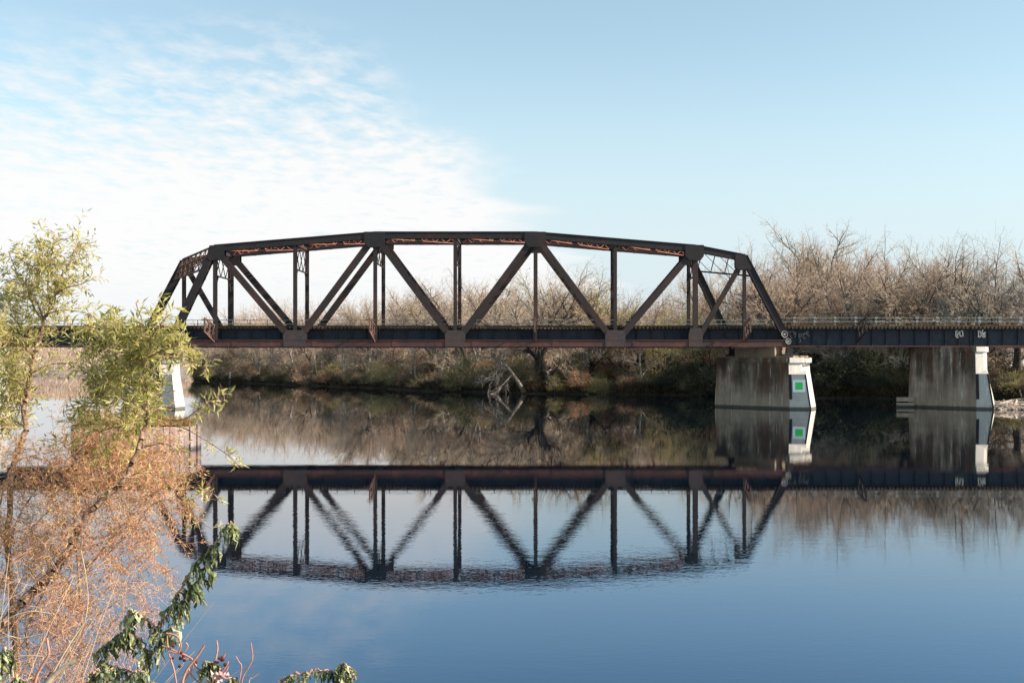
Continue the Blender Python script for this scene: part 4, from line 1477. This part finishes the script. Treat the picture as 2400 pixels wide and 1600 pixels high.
t2 = [(-60, 1500), (0, 1467), (28, 1439), (63, 1400), (105, 1362), (140, 1323), (161, 1288), (179, 1246), (210, 1204), (259, 1155), (298, 1113), (322, 1050), (342, 998), (346, 972), (344, 945), (341, 904), (339, 868), (334, 835), (332, 782), (326, 705)]
wk2 = dict(taper=.15, length=.27, up=.2, spread=.7, rad=.002, leafstep=.021, droop=.04, sub=3)
willow('willow_sapling', 'slanting brown willow with green leaves over the timber crib', [
    (t2, [7.2, 8.2], .034, .004, dict(count=46, t0=.62, **{**wk2, 'length': .20})),
    ([(334, 835), (310, 800), (280, 775), (245, 755), (215, 765)], [8.1, 8.3], .007, .002, dict(count=34, **wk2)),
    ([(336, 850), (300, 825), (262, 815), (225, 800)], [8.1, 8.3], .007, .002, dict(count=34, **wk2)),
    ([(334, 820), (355, 790), (375, 760), (395, 738)], [8.1, 7.9], .006, .002, dict(count=22, **{**wk2, 'length': .18})),
    ([(336, 845), (370, 825), (405, 815), (440, 812)], [8.1, 7.9], .006, .002, dict(count=26, **{**wk2, 'length': .17})),
    ([(339, 868), (390, 840), (440, 845), (490, 868)], [8.1, 7.9], .005, .002, dict(count=14, **{**wk2, 'length': .11, 'sub': 1})),
    ([(341, 904), (300, 900), (255, 880), (212, 890)], [8.1, 8.3], .006, .002, dict(count=34, **wk2)),
    ([(344, 945), (290, 935), (245, 950), (205, 930)], [8.1, 8.3], .006, .002, dict(count=30, **wk2)),
    ([(346, 972), (420, 985), (470, 955), (505, 935), (532, 932)], [8.1, 7.8], .005, .0015, dict(count=16, **{**wk2, 'length': .09, 'sub': 1, 't0': .4})),
    ([(342, 998), (420, 1000), (480, 1030), (525, 1060), (556, 1086)], [8.1, 7.8], .005, .0015, dict(count=18, **{**wk2, 'length': .08, 'sub': 1, 't0': .3})),
    ([(322, 1050), (390, 1040), (430, 1080), (470, 1140), (505, 1160)], [8.0, 7.7], .005, .0015, dict(count=14, **{**wk2, 'length': .10, 'sub': 1})),
    ([(298, 1113), (360, 1110), (420, 1160), (450, 1210), (500, 1240)], [8.0, 7.7], .004, .0015, dict(count=14, **{**wk2, 'length': .12, 'sub': 1})),
    ([(330, 1020), (280, 1000), (230, 1010), (190, 1000)], [8.0, 8.4], .006, .002, dict(count=26, **wk2)),
], 102, .062, LF_WILLOW, WILLOW_BARK, REDTWIG, group='willow saplings on the near bank')

# russet twiggy thicket under the willows
ork = dict(length=.44, up=.05, spread=.8, rad=.0017, leafstep=.026, droop=.09, sub=6, jit=.15)


def thicket(label, stems, seed, leaf=.030):
    return willow('twiggy_bush', label, stems, seed, leaf, LF_ORANGE, WILLOW_BARK, REDTWIG, 'bush', 'russet bushes on the near bank')


thicket('russet twiggy bush with orange buds around the slanting trunk', [
    ([(60, 1480), (105, 1380), (170, 1270), (240, 1180), (310, 1120)], [7.4, 8.0], .008, .003, dict(count=60, **ork)),
    ([(150, 1420), (200, 1340), (270, 1250), (340, 1180), (380, 1150)], [7.3, 7.8], .006, .002, dict(count=60, **ork)),
    ([(120, 1500), (210, 1420), (300, 1330), (370, 1270)], [7.2, 7.6], .006, .002, dict(count=44, **ork)),
    ([(250, 1300), (310, 1240), (360, 1180), (410, 1170)], [7.6, 7.6], .004, .002, dict(count=30, **ork)),
], 103)
thicket('dense reddish bush filling the left edge below the crooked trunk', [
    ([(20, 1300), (40, 1220), (90, 1140), (150, 1080), (230, 1050)], [8.4, 8.8], .008, .003, dict(count=70, **ork)),
    ([(0, 1380), (30, 1300), (80, 1230), (140, 1180), (220, 1130)], [8.2, 8.6], .007, .003, dict(count=70, **ork)),
    ([(-20, 1250), (0, 1180), (20, 1110), (60, 1050)], [8.6, 9.0], .007, .003, dict(count=50, **ork)),
    ([(0, 1500), (60, 1420), (110, 1340), (150, 1260)], [7.6, 8.2], .007, .003, dict(count=56, **ork)),
], 104)
thicket('orange tipped bush hugging the front of the timber crib', [
    ([(170, 1180), (230, 1110), (280, 1060), (325, 1015), (350, 995)], [8.6, 9.0], .007, .002, dict(count=70, **{**ork, 'leafstep': .022})),
    ([(240, 1180), (290, 1120), (330, 1085), (365, 1090)], [8.5, 8.6], .006, .002, dict(count=54, **{**ork, 'leafstep': .024})),
    ([(160, 1150), (190, 1080), (230, 1030), (260, 1000)], [8.8, 9.0], .006, .002, dict(count=44, **{**ork, 'leafstep': .024})),
], 105, .034)
thicket('sparse thin twigged bush at the lower left over blue water', [
    ([(90, 1620), (150, 1530), (220, 1450), (300, 1390), (330, 1360)], [6.6, 7.0], .007, .002, dict(count=46, **{**ork, 'leafstep': .05})),
    ([(10, 1640), (60, 1560), (120, 1480), (180, 1420)], [6.6, 7.0], .007, .002, dict(count=50, **{**ork, 'leafstep': .06})),
    ([(60, 1660), (130, 1590), (200, 1520), (260, 1470)], [6.4, 6.8], .006, .002, dict(count=34, **{**ork, 'leafstep': .05})),
], 106, .026)


PALE_STEMS = (
    ('pale arching stem low over the bottom left corner', [(-10, 1462), (40, 1440), (75, 1432), (120, 1437)], 5.5, .004),
    ('pale forked stem crossing the slanting willow near the left edge', [(-10, 1420), (25, 1400), (48, 1388), (60, 1370)], 5.5, .004),
    ('long straight tan stem rising from the bottom left through the russet bush', [(90, 1640), (150, 1530), (205, 1450), (255, 1415), (292, 1400)], 6.4, .006),
    ('thin tan stem bending upright in the russet bush', [(150, 1560), (180, 1500), (200, 1450), (206, 1400), (200, 1340), (190, 1290)], 6.6, .004),
    ('pale stem lying sideways above the bottom left leaves', [(-10, 1500), (20, 1490), (50, 1495), (95, 1485)], 5.4, .0035),
    ('short white broken twig beside the red kinked stem', [(28, 1542), (45, 1537), (70, 1535), (95, 1536)], 5.2, .003),
    ('thick brown stem slanting up behind the arching weed', [(-20, 1620), (60, 1500), (130, 1440), (135, 1418), (150, 1385)], 6.8, .007),
)


def stalks(name, label, cat, mat, lines, Y, r, part='stem', group=None):
    P0 = at(*lines[0][0], Y)
    g = (P0[0], P0[1], float(ground_h(P0[0], P0[1])))
    root = empty(name, g, label, cat, group)
    for ln in lines:
        path = smooth_path(polyline(ln, Y), 5)
        b = path[0]
        low = np.array((b[0] + .05, b[1] + .1, float(ground_h(b[0], b[1] + .1)) - .05))
        if b[2] > low[2] + .05 and part == 'stem' and ln is lines[0]:
            path = smooth_path([low, (low + b) / 2, b], 4)[:-1] + path
        V, Q = tubes(path_segs(path, r, r * .6), 6)
        link_mesh(part, V, [Q], mat, root, True)
    return root


def wilted(label, stems, Y, seed, n_per, leaf, group='wilted weeds on the near bank'):
    """drooping crumpled leaves hanging from arching stems"""
    rng = np.random.default_rng(seed)
    P0 = at(*stems[0][0], Y)
    root = empty('wilted_weed', (P0[0], P0[1], float(ground_h(P0[0], P0[1]))), label, 'weed', group)
    SG = []; V_all, Q_all = [], []
    for ln in stems:
        path = smooth_path(polyline(ln, Y), 6)
        path = [p + rng.normal(0, .004, 3) for p in path]
        SG += path_segs(path, .0045, .0022)
        n = len(path) - 1
        for _ in range(int(n_per * 1.1 * n)):
            t = rng.uniform(0, n); k = min(n - 1, int(t)); p = path[k] + (path[k + 1] - path[k]) * (t - k)
            L = leaf * rng.uniform(.35, 1.35); W = L * rng.uniform(.10, .34)
            out = rng.normal(0, 1, 3); out[2] = abs(out[2]) * .2; out /= np.linalg.norm(out)
            s = np.cross(out, (0, 0, 1)); s /= np.linalg.norm(s)
            tw = rng.uniform(-3.0, 3.0)
            base = len(V_all); m = 7
            for i in range(m + 1):
                u = i / m
                c = p + out * L * .38 * math.sin(min(1, u * 1.6) * 1.5) + np.array((0, 0, -1)) * L * (u ** 1.5) + rng.normal(0, L * .055, 3)
                w = W * math.sin(math.pi * min(1, .06 + u * .94)) * .5
                ss = s * math.cos(tw * u) + out * math.sin(tw * u)
                fold = np.cross(ss, (0, 0, 1)) * w * rng.uniform(.2, 1.0)
                V_all += [c + ss * w + fold, c, c - ss * w + fold]
            for i in range(m):
                a = base + i * 3
                Q_all += [(a, a + 1, a + 4, a + 3), (a + 1, a + 2, a + 5, a + 4)]
    low = np.array((P0[0], P0[1], float(ground_h(P0[0], P0[1])) - .05))
    first = at(*stems[0][0], Y)
    if first[2] > low[2]:
        SG += path_segs([low, (low + first) / 2, first], .007, .005)
    V, Q = tubes(SG, 5); link_mesh('stem', V, [Q], REDTWIG, root)
    link_mesh('foliage', V_all, [Q_all], LF_WILT, root)
    return root


wilted('tall wilted weed with drooping dark green leaves arching over the water', [
    [(330, 1640), (345, 1540), (385, 1450), (430, 1362), (476, 1305), (504, 1270), (532, 1228), (545, 1226), (552, 1245)],
    [(372, 1475), (340, 1450), (310, 1430), (292, 1470), (285, 1500)],
    [(350, 1530), (325, 1500), (290, 1480), (262, 1500), (235, 1525)],
    [(345, 1545), (380, 1500), (400, 1470), (430, 1430), (460, 1375)],
    [(338, 1590), (300, 1570), (262, 1560), (240, 1545)],
    [(400, 1430), (440, 1395), (470, 1350), (480, 1330)],
], 4.0, 201, 2.7, .058)
wilted('low dark weed clump at the bottom left beside the arching weed', [
    [(215, 1660), (212, 1600), (230, 1575), (262, 1566)], [(280, 1660), (290, 1600), (320, 1570), (345, 1580)], [(330, 1660), (340, 1610), (375, 1600)],
], 3.6, 202, 2.6, .05)
wilted('wilted green weed tangled in the pink vine', [
    [(500, 1660), (490, 1600), (480, 1560), (487, 1548), (505, 1560)], [(560, 1660), (555, 1610), (545, 1590), (530, 1600)], [(520, 1650), (505, 1600), (495, 1575)]
], 3.6, 203, 3.2, .04)
wilted('wilted weed bowed flat along the bottom edge of the picture', [
    [(640, 1660), (655, 1600), (690, 1580), (735, 1572), (775, 1574), (800, 1585)], [(815, 1660), (812, 1600), (805, 1565), (812, 1556), (832, 1590)], [(790, 1650), (800, 1600), (790, 1580)]
], 3.6, 204, 2.4, .045)
wilted('dark green leaf cluster at the left edge near the bottom corner', [
    [(-20, 1660), (-8, 1560), (5, 1530), (18, 1545)], [(-10, 1600), (8, 1520), (15, 1528)]], 3.8, 205, 2.4, .06)
wilted('small green weed clump in the bottom left corner', [[(40, 1660), (48, 1600), (60, 1590)], [(30, 1640), (40, 1595), (30, 1588)]], 3.6, 206, 2.6, .04)

# pink berry vine and bare stems
vine = stalks('berry_vine', 'pink stemmed vine with dark berries curling over the water', 'vine', VINE, [
    [(420, 1640), (408, 1570), (396, 1530), (392, 1490), (400, 1480)],
    [(425, 1600), (455, 1550), (400, 1520), (380, 1512)],
    [(400, 1525), (425, 1530), (440, 1515), (436, 1505)], [(390, 1483), (415, 1490), (424, 1512), (420, 1532), (440, 1545), (466, 1542)],
    [(455, 1550), (462, 1563), (468, 1568)], [(440, 1560), (452, 1585), (470, 1600)], [(505, 1590), (530, 1560), (535, 1548)], [(510, 1585), (528, 1575), (535, 1560)],
    [(505, 1545), (510, 1520), (508, 1500)], [(520, 1545), (527, 1532), (528, 1530)]], 3.6, .0032)
brng = random.Random(2)
for i in range(18):
    px, py = brng.choice([(410, 1515), (405, 1540), (425, 1550), (452, 1555), (430, 1535), (515, 1550), (520, 1545)])
    c = at(px + brng.gauss(0, 7), py + brng.gauss(0, 6), 3.6 + brng.uniform(-.03, .03)); r_ = brng.uniform(.004, .007)
    mb = MB(); n = 8
    mb.loft([[c + np.array((math.cos(a) * math.sin(t) * r_, math.sin(a) * math.sin(t) * r_, math.cos(t) * r_)) for a in np.linspace(0, 6.283, n + 1)[:-1]] for t in np.linspace(.15, 2.99, 6)])
    mb.build('berry', BERRY, vine)
stalks('cut_stem', 'pale pink cut stem slanting up between the vine coils', 'stem', VINE, [[(425, 1640), (428, 1595), (440, 1565), (460, 1540), (480, 1510)]], 3.5, .0055, group='bare stems on the near bank')
stalks('vine_shoot', 'thin pinkish bare stem bending right over the water', 'stem', VINE, [[(560, 1640), (568, 1590), (584, 1560), (592, 1540), (588, 1505)]], 3.6, .003, group='bare stems on the near bank')
stalks('vine_shoot', 'kinked short bare stem left of the bending stem', 'stem', VINE, [[(555, 1640), (562, 1590), (566, 1560), (560, 1550), (553, 1537)]], 3.6, .0025, group='bare stems on the near bank')
stalks('vine_shoot', 'faint brown stem tip near the bottom edge', 'stem', REDTWIG, [[(575, 1660), (584, 1595), (592, 1588), (607, 1577)]], 3.6, .0025, group='bare stems on the near bank')
stalks('red_stem', 'bright red kinked stem at the bottom left', 'stem', VINE, [[(70, 1660), (84, 1590), (98, 1560), (114, 1533), (112, 1510), (110, 1494)]], 3.8, .006, group='bare stems on the near bank')
stalks('dead_branch', 'thick pale dead branch slanting at the bottom left', 'branch', STRAW, [[(70, 1660), (110, 1600), (140, 1570), (180, 1545)]], 5.0, .018, group='bare stems on the near bank')


for lab_, pts_, Y_, r_ in PALE_STEMS:
    stalks('bare_twig', lab_, 'twig', STRAW if 'brown' not in lab_ else REDTWIG, [pts_], Y_, r_, part='stem', group='bare stems on the near bank')


def blossom():
    rng = np.random.default_rng(4)
    c = at(512, 1588, 3.5)
    root = empty('pink_blossom', tuple(c - np.array((0, 0, .03))), 'crumpled pink blossom at the bottom among the vine stems', 'flower')
    n = 26
    D = rng.normal(0, 1, (n, 3)); D[:, 2] = np.abs(D[:, 2])
    P = np.repeat(c[None], n, 0) + rng.normal(0, .012, (n, 3))
    V, Q, T = leaves(P, D, rng.uniform(.012, .026, n), rng.uniform(.010, .018, n), rng, .4, .5)
    link_mesh('petal', V, [Q, T], PETAL, root)
    V, Q = tubes(path_segs([c - np.array((0, 0, .5)), c], .004, .003), 5)
    link_mesh('stem', V, [Q], VINE, root)


blossom()


def dry_grass():
    rng = np.random.default_rng(44)
    SG = []
    for _ in range(90):
        Y = rng.uniform(4.6, 7.5)
        px = rng.uniform(-90, 50) if rng.random() < .95 else rng.uniform(-60, 110)
        p = at(px, 1600, Y); p[2] = float(ground_h(p[0], p[1])) - .03
        topy = rng.normal(1520, 45) + max(0, px) * .25
        z1 = CH + (PY - topy) * Y / F
        d = np.array((rng.normal(.05, .22), rng.normal(0, .2), 1.0)); d /= np.linalg.norm(d)
        q = [p]; L = max(.4, (z1 - p[2]) * 1.15)
        for i in range(9):
            d = d + np.array((rng.normal(.02, .05), rng.normal(0, .05), -.03 - .05 * i / 9)); d /= np.linalg.norm(d)
            q.append(q[-1] + d * L / 9)
        SG += path_segs(q, .0026, .0009)
    V, Q = tubes(SG, 4)
    tag(link_mesh('dry_grass', V, [Q], STRAW), 'pale dry grass stems bent over in the bottom left corner', 'grass', kind='stuff')


dry_grass()


def bank_grass():
    rng = np.random.default_rng(61)
    n = 16000
    X = rng.uniform(-22, 16, n); Y = rng.uniform(-6, 11.5, n)
    z = ground_h(X, Y)
    k = (z > .12) & ((np.sin(X * 1.7) + np.sin(Y * 1.3 + X * .6) + rng.normal(0, .8, n)) > -.4)
    P = np.stack([X, Y, z - .03], 1)[k]; m = len(P)
    D = rng.normal(0, .45, (m, 3)); D[:, 2] = 1
    V, Q, T = leaves(P, D, rng.uniform(.12, .42, m), rng.uniform(.008, .02, m), rng, .2, .5)
    g = leaf_mat('bank_grass_blades', [(0, (.10, .075, .035)), (.5, (.26, .19, .09)), (.8, (.36, .29, .15)), (1, (.16, .19, .05))])
    tag(link_mesh('bank_grass', V, [Q, T], g), 'short dry grass on the near bank below the foreground plants', 'grass', kind='stuff')


bank_grass()
# green shrubs growing on the crib
for i, (x, y, w, h, k, st) in enumerate(((-22.0, 54.2, .95, 1.5, 'yellow', 'yellow green shrub growing on the left side of the timber crib'), (-20.6, 55.6, .8, 1.1, 'russet', 'small russet shrub in the middle of the crib top'))):
    place_shrub(k, x, y, w, h, st, z=1.0)

# ------------------------------------------------------------------ unique labels for the repeats
ORD = ['first', 'second', 'third', 'fourth', 'fifth', 'sixth', 'seventh', 'eighth', 'ninth', 'tenth', 'eleventh', 'twelfth']
byl = {}
for r_ in REG:
    byl.setdefault(r_[1], []).append(r_)
for stem_, rows in byl.items():
    rows.sort(key=lambda r_: r_[3])
    for i, (o, s, g, px) in enumerate(rows):
        if len(rows) == 1: lab = s
        elif len(rows) == 2: lab = ('leftmost ' if i == 0 else 'rightmost ') + s
        else: lab = s + f', {ORD[i]} leftward' if False else f'{ORD[i]} {s}'
        o['label'] = lab; o['group'] = g
for p in list(PROTO.values()) + list(SH.values()):
    if not p[1]:
        for c in list(p[0].children): bpy.data.objects.remove(c)
        bpy.data.objects.remove(p[0])

# ------------------------------------------------------------------ camera, sun, sky
cam = bpy.data.cameras.new('camera')
cam.sensor_width = 36; cam.lens = F / 2400 * 36
cam.shift_x = (1200 - PX) / 2400; cam.shift_y = (PY - 800) / 2400
cam.clip_start = .1; cam.clip_end = 6000
co = bpy.data.objects.new('camera', cam); COL.objects.link(co)
co.location = (0, 0, CH); co.rotation_euler = (R(90), 0, 0)
sc.camera = co

EL, AZ = R(30), R(100)                       # azimuth clockwise from +Y (view direction)
sd = Vector((math.sin(AZ) * math.cos(EL), math.cos(AZ) * math.cos(EL), math.sin(EL)))
sl = bpy.data.lights.new('sun', 'SUN'); sl.energy = 5.0; sl.angle = R(.5); sl.color = (1.0, .88, .74)
so = bpy.data.objects.new('sun', sl); COL.objects.link(so)
so.rotation_euler = sd.to_track_quat('Z', 'Y').to_euler(); so.location = (60, -20, 60)

w = bpy.data.worlds.new('World'); sc.world = w; w.use_nodes = True
n = N(w.node_tree); bg = w.node_tree.nodes['Background']
sky = n.add('ShaderNodeTexSky', sky_type='NISHITA', sun_disc=False)
sky.sun_elevation = EL; sky.sun_rotation = AZ; sky.air_density = 1.0; sky.dust_density = 0.6; sky.ozone_density = 1.6; sky.altitude = 100
dv = n.add('ShaderNodeTexCoord').outputs['Generated']
xyz = n.add('ShaderNodeSeparateXYZ'); n.put(xyz, 0, dv)
dx, dy, dz = xyz.outputs
dyp = n.m('MAXIMUM', dy, .08)
u = n.m('DIVIDE', dx, dyp); v = n.m('DIVIDE', dz, dyp)
zz = n.m('MAXIMUM', n.m('ADD', dz, .03), .02)
pl = n.add('ShaderNodeCombineXYZ'); n.put(pl, 0, n.m('DIVIDE', dx, zz)); n.put(pl, 1, n.m('DIVIDE', dy, zz))
pl = pl.outputs[0]
warp = n.noise(n.scale(pl, (.5, .5, 1)), 1.6, 5)
rip = n.noise(n.scale(pl, (1, .62, 1), rot=(0, 0, R(8))), 8.5, 5, .60, .2)
rip2 = n.noise(n.scale(pl, (.9, .75, 1), (4, 2, 0), (0, 0, R(-12))), 2.0, 4, .55)
edge = n.m('SUBTRACT', n.m('MULTIPLY', n.m('SUBTRACT', .14, v), .93), u)            # >0 left of the cloud bank's edge
edge = n.m('ADD', edge, n.m('MULTIPLY', n.m('SUBTRACT', warp, .5), .22))
mask = n.map(edge, .0, .075)
vw = n.m('ADD', v, n.m('MULTIPLY', n.m('SUBTRACT', rip2, .5), .09))
topm = n.map(vw, .245, .33, 1, 0)
low = n.map(vw, .135, .255, 1, 0)                                                   # solid low down
bumps = n.m('ADD', n.m('MULTIPLY', rip, .72), n.m('MULTIPLY', rip2, .28))
dens = n.m('ADD', n.m('MULTIPLY', low, .84), n.m('MULTIPLY', n.m('SUBTRACT', bumps, .435), 4.1), clamp=True)
dens = n.m('MULTIPLY', n.m('MULTIPLY', dens, mask), topm)
dens = n.m('MULTIPLY', dens, n.map(v, .0, .10, .55, 1.0))
dens = n.m('MULTIPLY', dens, n.map(dy, .05, .3), clamp=True)
tint = n.mix(1.0, sky.outputs[0], (1.27, 1.23, 1.01), 'MULTIPLY')
haze = n.map(v, .02, .30, .95, .10)
base = n.mix(haze, tint, (3.42, 3.92, 4.36))
ccol = n.mix(n.map(v, .15, .25), (5.02, 4.96, 4.93), (4.90, 4.84, 4.80))
colr = n.mix(n.m('MULTIPLY', dens, .92), base, ccol)
n.put(bg, 'Color', colr); n.put(bg, 'Strength', .10)

vs = sc.view_settings
vs.view_transform = 'Standard'; vs.look = 'None'; vs.exposure = 1.0; vs.gamma = 1.0; vs.use_curve_mapping = False
sc.cycles.max_bounces = 6; sc.cycles.diffuse_bounces = 3; sc.cycles.glossy_bounces = 3; sc.cycles.transparent_max_bounces = 4
sc.cycles.use_denoising = True
